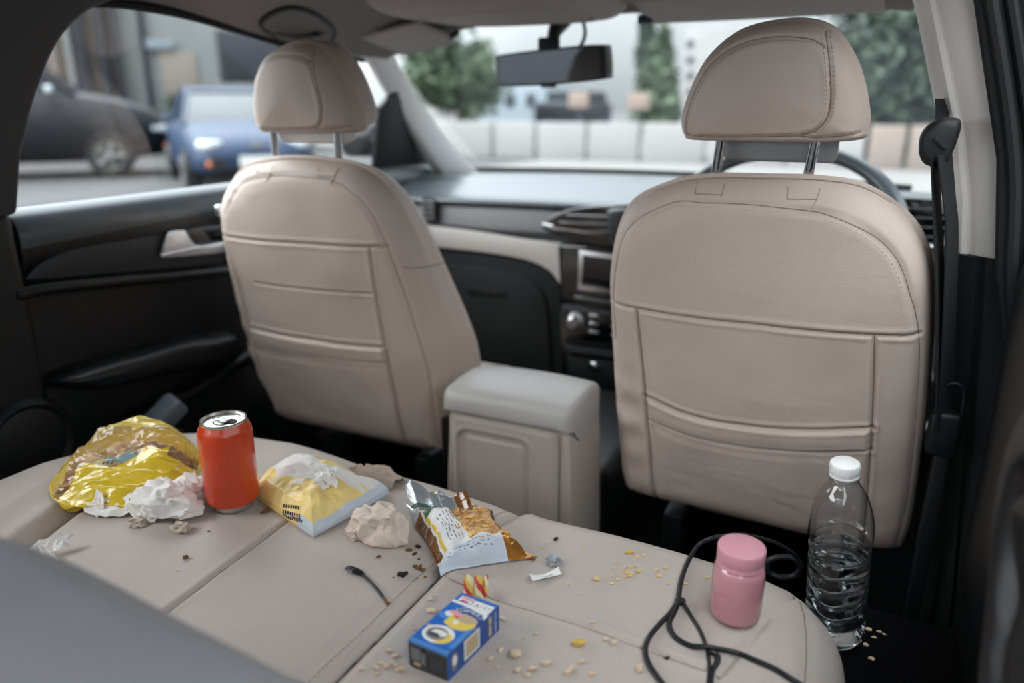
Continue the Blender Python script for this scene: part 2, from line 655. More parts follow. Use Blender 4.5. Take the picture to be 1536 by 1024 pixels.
def front_seat(cx, label, outline, upper, hor, verts_l, verts_r, hem_top, hem_low, extra_lines, posts, head_c, bracket_mat, bracket_size, perim):
    t = thing('front_seat', label, 'car seat', (cx, 1.30, 0.0))
    mp = seat_map(cx)
    out = smooth_loop(outline, 10)
    pk = [verts_l[0], verts_r[0]]

    def extra(A):
        # pocket fabric swells a little below its top hem; the hem band is a soft roll
        a, b = A[:, 0], A[:, 1]
        ht = np.interp(a, [p[0] for p in hem_top], [p[1] for p in hem_top])
        hl = np.interp(a, [p[0] for p in hem_low], [p[1] for p in hem_low])
        ql = np.array(sorted(verts_l, key=lambda p: p[1]))
        qr = np.array(sorted(verts_r, key=lambda p: p[1]))
        xl = np.interp(b, ql[:, 1], ql[:, 0])
        xr = np.interp(b, qr[:, 1], qr[:, 0])
        inside = np.clip((a - xl) / 0.008, 0, 1) * np.clip((xr - a) / 0.008, 0, 1)
        mid = 0.5 * (ht + hl)
        half = np.maximum(0.5 * (ht - hl), 0.004)
        roll = np.sqrt(np.clip(1 - ((b - mid) / half) ** 2, 0, 1))
        low = np.clip((hl - b) / 0.02, 0, 1)
        P3 = np.stack([a * 9, b * 9, a * 0], 1)
        soft = 0.0022 * fbm(P3, 3, 2)
        crease = 0.0010 * ridge(np.stack([a * 26 + b * 8, b * 40, a * 0], 1), 5, 2) * np.clip(1.2 - b * 3, 0.15, 1)
        tug = np.where((a < xl), 0.004 * np.sin(b * 105) * np.clip((xl - a) / 0.03, 0, 1) * np.clip(1 - abs(b - 0.17) / 0.16, 0, 1), 0)
        return soft * 1.0 + crease * 0.5 - inside * (0.0065 * roll + 0.003 * low) + tug
    grooves = [([smooth_path(upper, 6)], 0.0042, 0.0022), ([hor, smooth_path(verts_l, 6), smooth_path(verts_r, 6)], 0.0050, 0.0021),
               ([smooth_path(hem_top, 5)], 0.0060, 0.0022), ([smooth_path(hem_low, 5)], 0.0038, 0.0018)]
    if extra_lines:
        grooves.append((extra_lines, 0.0022, 0.0020))
    T = lambda b: np.interp(b, [0.0, 0.15, 0.45, 0.56], [0.22, 0.20, 0.125, 0.095])
    A, D, f = pslab(out, (0.0, 0.27), 0.040, 0.022, T, nring=135, N=1000, grooves=grooves, extra=extra, outer=0.23, side=0.02)
    mb = MB()
    mb.add(mp(A, D), f)
    back = mb.build('backrest', M['leather'], t, smooth=180)
    dep = bvh_depth(A, D, f)
    # seam welts and stitching that follow the cover
    sm = MB()
    L = smooth_path(perim, 10)
    L2 = L + 0
    sm.add(*stitches(mp, L2, dep))
    sm.build('stitching', M['thread'], back, smooth=0)
    # folds where the posts enter the cover
    wl = MB()
    for ln, r in ((smooth_path(upper, 8), 0.0007), (np.array(hor), 0.0009), (smooth_path(verts_l, 8), 0.0009), (smooth_path(verts_r, 8), 0.0009),
                  (smooth_path(hem_top, 8), 0.0010), (smooth_path(hem_low, 8), 0.0007)) + tuple((np.array(q), 0.0006) for q in (extra_lines or ())):
        q = resample_open(ln, max(8, int(np.linalg.norm(np.diff(ln, axis=0), axis=1).sum() / 0.004)))
        wl.add(*tube(mp(q, dep(q) - r * 0.15), r, 6))
    wl.build('seam', M['seam_dark'], back, smooth=180)
    SEAT_BVH[label] = BVHTree.FromPolygons([Vector(p) for p in mp(A, D)], f)
    for a in posts:
        fm = MB()
        ring = []
        th = np.linspace(0, 2 * PI, 20)
        p = mp(np.array([[a, 0.548]]), np.array([0.045]))[0]
        fm.add(*tube([p + 0.010 * (math.cos(x) * np.array([1, 0, 0]) + math.sin(x) * SF) for x in th[:-1]], 0.0034, 8, closed=True))
        fm.build('post_sleeve', M['black_plastic'], t)
        pm = MB()
        pm.add(*chrome_post(mp, a, 0.50, 0.632, 0.045, 0.050, 0.0066))
        pm.build('headrest_post', M['chrome'], t)
        tb = MB()
        for s in (-1, 1):
            q = np.array([[a + s * 0.019, 0.5475], [a + s * 0.0175, 0.5365]] + ([[a + 0.0125, 0.5265]] if s > 0 else []))
            tb.add(*tube(mp(q, dep(q) - 0.0004), 0.0009, 6))
        q = np.array([[a - 0.018, 0.536], [a + 0.017, 0.537]])
        tb.add(*tube(mp(q, dep(q) - 0.0004), 0.0008, 6))
        tb.build('cover_tab', M['seam'], back)
    # headrest
    hx, hw = head_c
    ho = smooth_loop([(hx + hw * a, 0.6 + (b - 0.6) * 0.93) for a, b in [(-0.96, 0.603), (-1.0, 0.622), (-0.93, 0.659), (-0.73, 0.706), (-0.40, 0.738), (0.0, 0.749),
                      (0.365, 0.747), (0.62, 0.730), (0.84, 0.690), (0.97, 0.645), (1.0, 0.617), (0.93, 0.601), (0.4, 0.596), (-0.4, 0.596), (-0.88, 0.597)]], 10)
    hz = lambda L: smooth_path([(hx + hw * a, 0.6 + (b - 0.6) * 0.93) for a, b in L], 8)
    lft = hz([(-0.925, 0.606), (-0.93, 0.630), (-0.84, 0.666), (-0.65, 0.704), (-0.36, 0.727), (0.0, 0.7355), (0.35, 0.732), (0.52, 0.722)])
    rgt = hz([(0.50, 0.738), (0.57, 0.710), (0.63, 0.67), (0.63, 0.640), (0.54, 0.621), (0.38, 0.613)])
    bot = [(hx - hw * 0.95, 0.6065), (hx - hw * 0.3, 0.607), (hx + hw * 0.35, 0.610), (hx + hw * 0.52, 0.6075), (hx + hw * 0.96, 0.612)]
    hA, hD, hf = pslab(ho, (hx, 0.668), 0.030, 0.016, 0.105, nring=70, N=620, outer=0.10, side=0.05,
                       grooves=[([lft, rgt, smooth_path(bot, 8)], 0.0036, 0.0019)],
                       extra=lambda A: 0.0014 * fbm(np.stack([A[:, 0] * 14, A[:, 1] * 14, 0 * A[:, 0]], 1), 11, 2))
    off = 0.030
    mph = lambda q, d: mp(q, np.asarray(d) + off)
    hm = MB()
    hm.add(mph(hA, hD), hf)
    head = hm.build('headrest', M['leather'], t, smooth=180)
    hd = bvh_depth(hA, hD, hf)
    wl = MB()
    for ln in (lft, rgt, np.array(bot)):
        q = resample_open(ln, 60)
        wl.add(*tube(mph(q, hd(q) - 0.0001), 0.0008, 6))
    wl.build('seam', M['seam_dark'], head, smooth=180)
    st = MB()
    for line, o in ((lft, (0.0035, -0.0035)), (rgt, (-0.0045, 0.0)), (rgt, (0.0045, 0.0)), (np.array(bot), (0, 0.0045))):
        st.add(*stitches(mph, line + np.array(o), hd, 0.0052, 0.0034, 0.0005))
    st.build('stitching', M['seam'], head, smooth=0)
    # bar seen between the posts, under the headrest
    bw, bh, bd, bz, bo = bracket_size
    bm_ = MB()
    c = mp(np.array([[hx + bo, bz]]), np.array([bd]))[0]
    bm_.add(*rbox((bw, 0.035, bh), c, 0.009, rot(10.5, 0, 0)))
    bm_.build('headrest_bracket', bracket_mat, t)
    # lower seat, mostly hidden behind the backrest
    cu = MB()
    cu.add(*rbox((0.34, 0.36, 0.10), (cx, 1.45, 0.175), 0.045, rot(4, 0, 0), 5))
    cu.build('seat_cushion', M['leather'], t)
    for s in (-0.13, 0.13):
        rl = MB()
        rl.add(*rbox((0.035, 0.50, 0.17), (cx + s, 1.42, 0.085), 0.006))
        rl.build('seat_rail', M['black_plastic'], t)
    return t, mp, dep, back


R_out = [(-0.19, 0.001), (-0.210, 0.024), (-0.218, 0.11), (-0.223, 0.195), (-0.228, 0.336), (-0.226, 0.424), (-0.197, 0.503), (-0.137, 0.540), (-0.084, 0.552),
         (-0.02, 0.554), (0.05, 0.5545), (0.105, 0.545), (0.158, 0.508), (0.187, 0.460), (0.203, 0.393), (0.214, 0.30), (0.221, 0.22), (0.227, 0.114), (0.228, 0.03), (0.212, -0.004),
         (0.12, -0.010), (0.0, -0.006), (-0.10, -0.002)]
R_up = [(-0.214, 0.30), (-0.216, 0.392), (-0.195, 0.478), (-0.136, 0.520), (-0.083, 0.5265), (0.042, 0.5235), (0.105, 0.506), (0.148, 0.472), (0.175, 0.417), (0.190, 0.369), (0.200, 0.30), (0.215, 0.12), (0.214, 0.01)]
seatR, mpR, depR, backR = front_seat(
    -0.105, 'beige leather front seat ahead of the water bottle, before the steering wheel', R_out, R_up,
    [(-0.222, 0.364), (-0.175, 0.365), (0.138, 0.367), (0.19, 0.369)],
    [(-0.176, 0.363), (-0.160, 0.207), (-0.146, 0.004)], [(0.140, 0.365), (0.155, 0.223), (0.170, 0.012)],
    [(-0.162, 0.222), (-0.089, 0.205), (-0.011, 0.203), (0.07, 0.213), (0.156, 0.229)], [(-0.156, 0.181), (-0.078, 0.166), (0.001, 0.166), (0.08, 0.178), (0.159, 0.193)],
    None, (-0.083, 0.034), (-0.018, 0.112), M['dash_face'], (0.145, 0.040, 0.085, 0.585, 0.012),
    [(-0.210, 0.395), (-0.190, 0.474), (-0.133, 0.515), (-0.082, 0.5215), (0.042, 0.5185), (0.103, 0.501), (0.144, 0.468), (0.170, 0.415)])
L_out = [(-0.178, -0.004), (-0.197, 0.03), (-0.222, 0.112), (-0.226, 0.20), (-0.225, 0.293), (-0.217, 0.40), (-0.197, 0.480), (-0.135, 0.534), (-0.06, 0.553), (0.0, 0.558),
         (0.06, 0.556), (0.127, 0.546), (0.172, 0.510), (0.198, 0.440), (0.217, 0.33), (0.234, 0.20), (0.236, 0.09), (0.226, 0.02), (0.205, 0.0), (0.0, -0.006)]
L_up = [(-0.17, 0.46), (-0.12, 0.515), (-0.04, 0.533), (0.05, 0.533), (0.100, 0.526), (0.148, 0.492), (0.175, 0.430), (0.196, 0.329), (0.217, 0.189), (0.214, 0.014)]
seatL, mpL, depL, backL = front_seat(
    -0.89, 'beige leather front seat beside the black door, behind the orange can', L_out, L_up,
    [(-0.214, 0.416), (-0.192, 0.416), (0.150, 0.424), (0.178, 0.424)],
    [(-0.189, 0.411), (-0.176, 0.313), (-0.176, 0.118), (-0.160, 0.004)], [(0.147, 0.421), (0.146, 0.296), (0.150, 0.117), (0.145, 0.002)],
    [(-0.164, 0.231), (0.0, 0.232), (0.146, 0.236)], [(-0.164, 0.191), (0.0, 0.197), (0.143, 0.204)],
    [[(-0.128, 0.332), (0.14, 0.338)]], (-0.066, 0.072), (0.012, 0.104), M['pillar_trim'], (0.150, 0.030, 0.075, 0.592, 0.0),
    [(-0.165, 0.455), (-0.118, 0.509), (-0.04, 0.527), (0.05, 0.527), (0.097, 0.520), (0.143, 0.487)])
# seam across the passenger seat's side bolster
LT = [v for k, v in SEAT_BVH.items() if 'orange' in k][0]
q = []
for px, py in np.array(smooth_path([(603, 400), (622, 402), (645, 399), (664, 394), (676, 391)], 6)):
    r = Vector(ray(px, py)).normalized()
    h = LT.ray_cast(Vector(CAM), r)
    if h[0] is not None:
        q.append(np.array(h[0] - r * 0.0002))
mb = MB()
mb.add(*tube(q, 0.0010, 6))
mb.build('seam', M['seam_dark'], backL, 180)
# adjuster knob at the far edge of the passenger seat
mb = MB()
mb.add(*rbox((0.012, 0.02, 0.022), mpL(np.array([[-0.2215, 0.452]]), np.array([0.035]))[0], 0.004))
mb.build('recline_lever', M['satin'], seatL)

# ================================================================== REAR BENCH
bench = thing('rear_bench', 'beige leather rear bench in the foreground, littered with rubbish', 'car seat', (-0.5, 0.45, 0.0))
edge = [(0.047, 0.64), (0.043, 0.705), (0.026, 0.750), (-0.012, 0.783), (-0.084, 0.793), (-0.165, 0.797), (-0.251, 0.799), (-0.325, 0.801), (-0.348, 0.800), (-0.372, 0.803),
        (-0.448, 0.808), (-0.564, 0.816), (-0.698, 0.829), (-0.807, 0.832), (-0.925, 0.820), (-0.996, 0.788), (-1.036, 0.735), (-1.052, 0.66), (-1.056, 0.56), (-1.056, 0.40)]
o2 = smooth_path(edge, 10)
o2 = np.vstack([o2, [[-1.056, 0.15], [-0.9, 0.10], [-0.5, 0.10], [-0.1, 0.10], [0.04, 0.12], [0.055, 0.3], [0.052, 0.5]]])
S1 = [(-0.600, 0.28), (-0.597, 0.426), (-0.601, 0.516), (-0.605, 0.62), (-0.607, 0.72), (-0.606, 0.83)]
S2 = [(-0.385, 0.25), (-0.383, 0.429), (-0.380, 0.511), (-0.377, 0.611), (-0.366, 0.724), (-0.350, 0.785), (-0.346, 0.82)]
S3 = [(-0.372, 0.605), (-0.338, 0.603), (-0.292, 0.592), (-0.208, 0.588), (-0.136, 0.586), (-0.064, 0.587)]
S4 = [(-0.014, 0.760), (-0.004, 0.735), (0.004, 0.681), (0.008, 0.61), (0.010, 0.45)]
S5 = [(-0.014, 0.758), (-0.035, 0.685), (-0.048, 0.641), (-0.060, 0.600), (-0.068, 0.55), (-0.072, 0.42)]
S6 = [(-0.905, 0.66), (-0.884, 0.566), (-0.871, 0.512), (-0.857, 0.468), (-0.843, 0.435), (-0.83, 0.36)]


def bench_extra(A):
    x, y = A[:, 0], A[:, 1]
    P3 = np.stack([x * 5, y * 5, x * 0], 1)
    dish = 0.0
    e = 0.0022 * fbm(P3, 21, 3) + 0.0004 * fbm(np.stack([x * 40, y * 40, x * 0], 1), 2, 2)
    # soft pillows between the seams
    e = e + 0.010 * np.exp(-((x - np.interp(y, [0.36, 0.435, 0.512, 0.566, 0.66], [-0.83, -0.843, -0.871, -0.884, -0.905])) / 0.012) ** 2) * np.clip((0.68 - y) / 0.08, 0, 1)
    x2 = np.interp(y, [0.25, 0.429, 0.511, 0.611, 0.724, 0.785], [-0.385, -0.383, -0.380, -0.377, -0.366, -0.350])
    e = e + 0.011 * np.exp(-((x - x2 + 0.006) / 0.022) ** 2) * (x < x2 + 0.001) + 0.007 * np.exp(-((x - x2) / 0.012) ** 2) * (x >= x2 + 0.001)
    e = e - 0.005 * np.exp(-((x + 0.49) / 0.07) ** 2) - 0.006 * np.exp(-((x + 0.73) / 0.08) ** 2) - 0.005 * np.exp(-((x + 0.2) / 0.10) ** 2)
    # raised outer bolster past the far groove
    xg = np.interp(y, [0.36, 0.435, 0.512, 0.566, 0.66, 0.75], [-0.83, -0.843, -0.871, -0.884, -0.905, -0.95])
    e = e - 0.026 * np.clip((xg - x) / 0.06, 0, 1) * np.clip((0.72 - y) / 0.15, 0, 1)
    return e


bA, bD, bf = pslab(o2, (-0.5, 0.45), 0.055, 0.004, 0.22, nring=190, N=1500, outer=0.42, front=False, side=-0.01, nside=6, extra=bench_extra,
                   grooves=[([smooth_path(S1, 5)], 0.0042, 0.0026), ([smooth_path(S2, 6)], 0.0125, 0.0048), ([smooth_path(S3, 5)], 0.0040, 0.0026),
                            ([smooth_path(S4, 5)], 0.0030, 0.0022), ([smooth_path(S5, 5)], 0.0032, 0.0035), ([smooth_path(S6, 5)], 0.016, 0.0065)])
bV = np.column_stack([bA, SEAT_Z - bD])
mb = MB()
mb.add(bV, bf)
cush = mb.build('cushion', M['leather_bench'], bench, smooth=180)
BT = BVHTree.FromPolygons([Vector(v) for v in bV], bf)


def seat_z(x, y):
    h = BT.ray_cast(Vector((x, y, 2)), Vector((0, 0, -1)))
    return h[0].z if h[0] is not None else SEAT_Z


def on_seat(px, py):
    r = ray(px, py)
    h = BT.ray_cast(Vector(CAM), Vector(r).normalized())
    return np.array(h[0]) if h[0] is not None else at_z(px, py, SEAT_Z)


# piping beside the split and the thread along it
mb = MB()
for dx, r in ((0.0085, 0.0020),):
    L = smooth_path([(x + dx, y) for x, y in S2 if y < 0.79], 10)
    mb.add(*tube([(x, y, seat_z(x, y) - 0.0006) for x, y in L], r, 8))
mb.build('piping', M['leather_bench'], cush)
mb = MB()
L = smooth_path([(x - 0.019, y) for x, y in S2 if y < 0.79], 10)
mb.add(*stitches(lambda q, d: np.column_stack([q, d]), L, lambda q: np.array([seat_z(*p) + 0.0003 for p in q]), 0.006, 0.0038, 0.0005))
mb.build('stitching', M['seam'], cush, smooth=0)
mb = MB()
for ln, r in ((smooth_path(S1[:-1] + [(-0.607, 0.785)], 8), 0.0010), (smooth_path(S3, 8), 0.0009), (smooth_path(S4, 8), 0.0007), ):
    q = resample_open(ln, 90)
    z_ = np.array([seat_z(*p) for p in q])
    mb.add(*tube(np.column_stack([q, z_ + 0.0002]), r, 6))
mb.build('seam', M['seam_dark'], cush, 180)
mb = MB()
q = resample_open(smooth_path([p for p in S2 if p[1] < 0.80], 8), 120)
z_ = np.array([seat_z(*p) for p in q])
mb.add(*tube(np.column_stack([q, z_ + 0.0065]), 0.0036, 8))  # dark tube raised in the split, standing in for the groove's shade
mb.build('split_gap_shade', M['gap_dark'], cush, 180)
# low backrest, close under the camera
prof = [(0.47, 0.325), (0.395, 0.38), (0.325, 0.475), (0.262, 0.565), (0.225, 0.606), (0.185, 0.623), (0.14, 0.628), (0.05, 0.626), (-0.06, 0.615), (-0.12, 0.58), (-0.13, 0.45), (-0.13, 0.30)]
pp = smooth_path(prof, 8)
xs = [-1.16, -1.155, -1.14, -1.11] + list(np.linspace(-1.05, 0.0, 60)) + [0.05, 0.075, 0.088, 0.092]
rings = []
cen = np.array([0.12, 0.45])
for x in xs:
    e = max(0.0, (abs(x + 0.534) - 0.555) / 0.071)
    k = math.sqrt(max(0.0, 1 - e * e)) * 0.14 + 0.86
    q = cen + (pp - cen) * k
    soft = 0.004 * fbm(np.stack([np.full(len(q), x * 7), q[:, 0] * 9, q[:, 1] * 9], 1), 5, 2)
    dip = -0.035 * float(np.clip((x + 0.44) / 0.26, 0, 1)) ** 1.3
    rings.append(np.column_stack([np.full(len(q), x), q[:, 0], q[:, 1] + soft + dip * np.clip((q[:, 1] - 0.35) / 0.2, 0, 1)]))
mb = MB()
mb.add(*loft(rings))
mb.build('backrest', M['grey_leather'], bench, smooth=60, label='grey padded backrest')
mb = MB()
mb.add(*rbox((1.05, 0.60, 0.16), (-0.5, 0.44, 0.085), 0.02))
mb.build('bench_base', M['black_plastic'], bench)

# ================================================================== CENTRE CONSOLE
con = thing('center_console', 'beige armrest console between the two front seats', 'console', (-0.485, 1.15, 0.0))
mb = MB()
# body: rear face leaning, widening downward, chamfered right shoulder
def con_ring(y, wt, wb, zt, ch):
    c = -0.485
    return [(c - wb, y, 0.0), (c - wb * .99, y, 0.2), (c - wt, y, zt - 0.025), (c - wt + 0.012, y, zt), (c + wt - ch, y, zt), (c + wt - ch * 0.35, y, zt - ch * 0.9), (c + wt * 1.02, y, zt - 0.075), (c + wb, y, 0.12), (c + wb, y, 0.0)]
R_ = [con_ring(1.0125, 0.100, 0.110, 0.372, 0.024), con_ring(1.0115, 0.104, 0.114, 0.375, 0.022), con_ring(1.0118, 0.107, 0.117, 0.378, 0.018), con_ring(1.0145, 0.110, 0.120, 0.380, 0.010), con_ring(1.03, 0.1125, 0.122, 0.3805, 0.004), con_ring(1.15, 0.1125, 0.122, 0.3805, 0.004)]
mb.add(*loft(R_))
cbody = mb.build('console_body', M['beige_plastic'], con, smooth=35)
# rear face with its recessed rounded panel
Xp, Zp = np.meshgrid(np.linspace(-0.588, -0.392, 150), np.linspace(0.0, 0.366, 190), indexing='ij')
qx = np.abs(Xp + 0.508) - (0.068 - 0.022)
qz = np.abs(Zp - 0.15) - (0.19 - 0.022)
sdp = np.hypot(np.maximum(qx, 0), np.maximum(qz, 0)) + np.minimum(np.maximum(qx, qz), 0) - 0.022
t_ = np.clip((-sdp + 0.002) / 0.005, 0, 1)
t2 = np.clip((-sdp - 0.010) / 0.005, 0, 1)
Yp = 1.0022 + 0.0065 * t_ * t_ * (3 - 2 * t_) - 0.0030 * t2 * t2 * (3 - 2 * t2) - 0.0012 * np.exp(-((sdp - 0.006) / 0.004) ** 2)
Yp += 0.006 * np.clip((Xp + 0.405) / 0.013, 0, 1) ** 2 + 0.006 * np.clip((-0.575 - Xp) / 0.013, 0, 1) ** 2 + 0.006 * np.clip((Zp - 0.354) / 0.012, 0, 1) ** 2
mb = MB()
mb.add(*grid(np.stack([Xp, Yp, Zp], -1)))
mb.build('rear_panel', M['beige_plastic'], con, 180)
# lid
mb = MB()
rings = []
for y, ins, dz in [(0.992, 0.018, 0.016), (0.9935, 0.010, 0.008), (0.998, 0.005, 0.003), (1.005, 0.002, 0.001), (1.016, 0, 0), (1.030, 0, 0), (1.045, 0, 0), (1.07, 0, 0), (1.10, 0, 0), (1.125, 0, 0.001), (1.143, 0.002, 0.003), (1.153, 0.007, 0.008), (1.158, 0.016, 0.016)]:
    c = -0.485
    wl = 0.1165 - ins
    zt = 0.409 + 0.007 * math.sin(PI * min(1, max(0, (y - 0.99) / 0.17))) - dz
    zb = 0.371 + min(dz * 0.5, 0.006)
    zs = zb - 0.030 * float(np.clip((y - 1.012) / 0.030, 0, 1))
    r = 0.013
    L_ = [(c - wl, zs), (c - wl, 0.5 * (zs + zt - r))]
    for k in range(5):
        a = PI / 2 * k / 4
        L_.append((c - wl + r * (1 - math.cos(a)), zt - r + r * math.sin(a)))
    for u in (-0.6, -0.3, 0.0, 0.3, 0.6):
        L_.append((c + u * wl, zt + 0.004 * (1 - u * u)))
    for k in range(5):
        a = PI / 2 * (1 - k / 4)
        L_.append((c + wl - r * (1 - math.cos(a)), zt - r + r * math.sin(a)))
    L_ += [(c + wl, 0.5 * (zs + zt - r)), (c + wl, zs), (c + wl - 0.004, zs), (c + wl - 0.004, zb), (c, zb), (c - wl + 0.004, zb), (c - wl + 0.004, zs)]
    rings.append([(x, y, z) for x, z in L_])
mb.add(*loft(rings))
mb.build('lid', M['lid_plastic'], con, smooth=55)
mb = MB()
mb.add(*rbox((0.006, 0.02, 0.07), (-0.608, 1.02, 0.315), 0.002))
mb.build('lid_latch', M['black_plastic'], con)
# front part of the console, under the dashboard
mb = MB()
mb.add(*rbox((0.22, 0.42, 0.20), (-0.485, 1.43, 0.10), 0.02))
mb.build('console_front', M['black_plastic'], con)
# ================================================================== BODY SHELL
def struct(name, mb, mats, smooth=40, loc=None, label=None):
    o = mb.build(name, mats, None, smooth, loc=loc)
    o['kind'] = 'structure'
    if label:
        o['label'] = label
    return o


XC = -0.535


def tumble(z):
    return 0.11 * max(0.0, (z - 0.70)) / 0.32


def roof_edge(y):
    return float(np.interp(y, [-0.2, 0.85, 1.0, 1.3, 1.62], [1.03, 1.028, 1.020, 0.985, 0.968]))


def roof_mid(y):
    return float(np.interp(y, [-0.2, 1.0, 1.4, 1.62], [1.105, 1.105, 1.085, 1.045]))


def roof_half(y):
    return float(np.interp(y, [-0.2, 1.0, 1.62], [0.60, 0.595, 0.57]))


ys = np.linspace(-0.62, 1.62, 50)
us = np.linspace(-1, 1, 61)
def roof_z(u, y):
    e = roof_edge(y)
    if u > 0:
        e += 0.055 * float(np.clip((y - 0.95) / 0.55, 0, 1))
    m_ = max(roof_mid(y), e)
    return e + (m_ - e) * (1 - abs(u) ** 3.2)


P = np.array([[(XC + u * roof_half(y), y, roof_z(u, y)) for u in us] for y in ys])
v, f = grid(P)
RT = BVHTree.FromPolygons([Vector(p) for p in v], f)
mb = MB()
mb.add(v, f)
P2 = P + np.array([0, 0, 0.05])
P2[:, 0, 0] -= 0.03
P2[:, -1, 0] += 0.03
mb.add(*grid(P2))
struct('ceiling', mb, M['headliner'], 60)


def on_roof(px, py, lift=0.0):
    r = Vector(ray(px, py)).normalized()
    h = RT.ray_cast(Vector(CAM), r)
    if h[0] is None:
        return at_z(px, py, 1.03)
    return np.array(h[0] - r * lift)


# floor with sill steps and tunnel
mb = MB()
mb.add(*rbox((1.55, 2.75, 0.04), (XC, 1.0, -0.02), 0.005))
mb.add(*rbox((0.20, 2.3, 0.10), (-0.485, 1.1, 0.045), 0.03))
mb.add(*plate([(0.012, 0.74, 0.0), (0.012, 0.74, 0.262), (0.012, 0.90, 0.262), (0.012, 1.00, 0.16), (0.012, 1.06, 0.10), (0.012, 1.06, 0.0)], (0.20, 0, 0), 0.008))
struct('floor', mb, M['carpet'], 40, loc=(XC, 1, 0))
# rear end of the cabin, behind the camera
mb = MB()
mb.add(*rbox((1.45, 0.06, 0.82), (XC, -0.66, 0.37), 0.02))
struct('wall_rear', mb, M['black_soft'])
mb = MB()
mb.add([(XC - 0.66, -0.70, 0.78), (XC + 0.66, -0.70, 0.78), (XC + 0.55, -0.62, 1.06), (XC - 0.55, -0.62, 1.06)], [(0, 1, 2, 3)])
struct('window_2', mb, M['rear_dim_glass'], 0)  # unseen rear window, darkened to hold back light from behind
mb = MB()
mb.add(*rbox((0.07, 1.10, 0.70), (-1.235, -0.10, 0.36), 0.02))
struct('wall_left', mb, M['black_soft'])
# bulkhead in front of the pedals
mb = MB()
mb.add(*rbox((2.1, 0.05, 0.62), (XC, 2.28, 0.31), 0.01))
struct('wall_front', mb, M['carpet'])

# ---------------------------------------------------------------- near-side front door
door = thing('car_door', 'black front door with chrome handle bezel, beyond the passenger seat', 'car door', (-1.22, 1.3, 0.0))
prof = [(-1.262, 0.698), (-1.240, 0.703), (-1.222, 0.702), (-1.206, 0.694), (-1.196, 0.680), (-1.190, 0.655), (-1.190, 0.635), (-1.198, 0.615), (-1.206, 0.590),
        (-1.208, 0.55), (-1.206, 0.50), (-1.204, 0.42), (-1.202, 0.35), (-1.198, 0.25), (-1.192, 0.12), (-1.20, 0.0), (-1.262, 0.0)]
pp = resample(np.array(prof), 110)
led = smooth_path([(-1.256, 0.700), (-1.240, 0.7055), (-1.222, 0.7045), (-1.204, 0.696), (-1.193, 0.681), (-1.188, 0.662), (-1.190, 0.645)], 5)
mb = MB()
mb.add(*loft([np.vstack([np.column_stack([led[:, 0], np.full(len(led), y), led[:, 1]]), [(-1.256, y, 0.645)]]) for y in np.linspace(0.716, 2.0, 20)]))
mb.build('door_top', M['dash_top'], door, 50)  # lighter than the door trim: sky sheen on the ledge put into the colour
rings = []
for y in np.linspace(0.715, 2.00, 40):
    w = 0.004 * math.sin((y - 0.7) * 2.0)
    rings.append(np.column_stack([pp[:, 0] + w, np.full(len(pp), y), pp[:, 1]]))
mb = MB()
mb.add(*loft(rings))
mb.build('door_panel', M['black_soft'], door, 50)


def on_door(px, py, x=-1.198):
    return at_x(px, py, x)


# lens-shaped insert
top = [(33, 418), (60, 392), (110, 372), (170, 358), (235, 345), (330, 330)]
bot = [(330, 396), (235, 404), (150, 411), (80, 417), (40, 420)]
loop = np.vstack([smooth_path([on_door(*p) for p in top], 6), smooth_path([on_door(*p) for p in bot], 6)])
mb = MB()
mb.add(*plate(loop, (0.008, 0, 0), 0.003))
mb.build('trim_insert', M['dark_insert'], door)
lip = smooth_path([on_door(*p, -1.192) for p in [(20, 434), (60, 425), (150, 416), (240, 408), (340, 399)]], 6)
mb = MB()
mb.add(*tube(lip + np.array([0, 0, -0.010]), 0.011, 10))
mb.build('lower_ledge', M['black_soft'], door)
# handle: satin bezel, dark cup, lever
hl = [(237, 386), (243, 364), (249, 348), (262, 345), (274, 345), (280, 356), (288, 367), (300, 368), (335, 362), (345, 376), (320, 380), (280, 384)]
mb = MB()
mb.add(*plate([on_door(*p, -1.186) for p in hl], (0.008, 0, 0), 0.002))
hb = mb.build('handle_bezel', M['satin'], door, label='satin metal bezel round the door handle')
mb = MB()
mb.add(*plate([on_door(*p, -1.190) for p in [(276, 345), (300, 340), (345, 336), (350, 362), (302, 367), (288, 366), (281, 356)]], (0.004, 0, 0), 0.001))
mb.build('handle_cup', M['piano'], door)
mb = MB()
mb.add(*tube([on_door(*p, -1.176) for p in [(240, 383), (262, 379), (290, 374), (330, 368)]], 0.0042, 10, flat=0.6))
mb.build('door_handle', M['chrome'], door)
mb = MB()
mb.add(*plate([on_door(*p, -1.177) for p in [(249, 353), (258, 351), (258, 373), (247, 375)]], (0.001, 0, 0), 0))
mb.build('lock_slot', M['satin'], hb)
# arm rest: a wedge swelling out of the panel
arm = [(70, 571), (95, 556), (140, 540), (200, 524), (262, 507), (300, 503), (345, 499), (352, 530), (300, 546), (250, 557), (180, 572), (120, 583), (95, 580)]
loop = resample(smooth_loop([on_door(*p, -1.19) for p in arm], 6), 120)
c = loop.mean(0)
rings = []
for k, (s, dx) in enumerate([(1.06, -0.012), (1.0, 0.0), (0.97, 0.022), (0.90, 0.040), (0.75, 0.052), (0.4, 0.056), (0.05, 0.057)]):
    q = c + (loop - c) * s
    q[:, 0] = -1.195 + dx
    rings.append(q)
mb = MB()
mb.add(*loft(rings))
mb.build('armrest', M['black_soft'], door, 60)
mb = MB()
mb.add(*tube(smooth_path([on_door(*p, -1.18) for p in [(190, 640), (240, 612), (300, 580), (350, 548), (380, 530)]], 6), 0.016, 10))
mb.build('map_pocket', M['black_soft'], door)
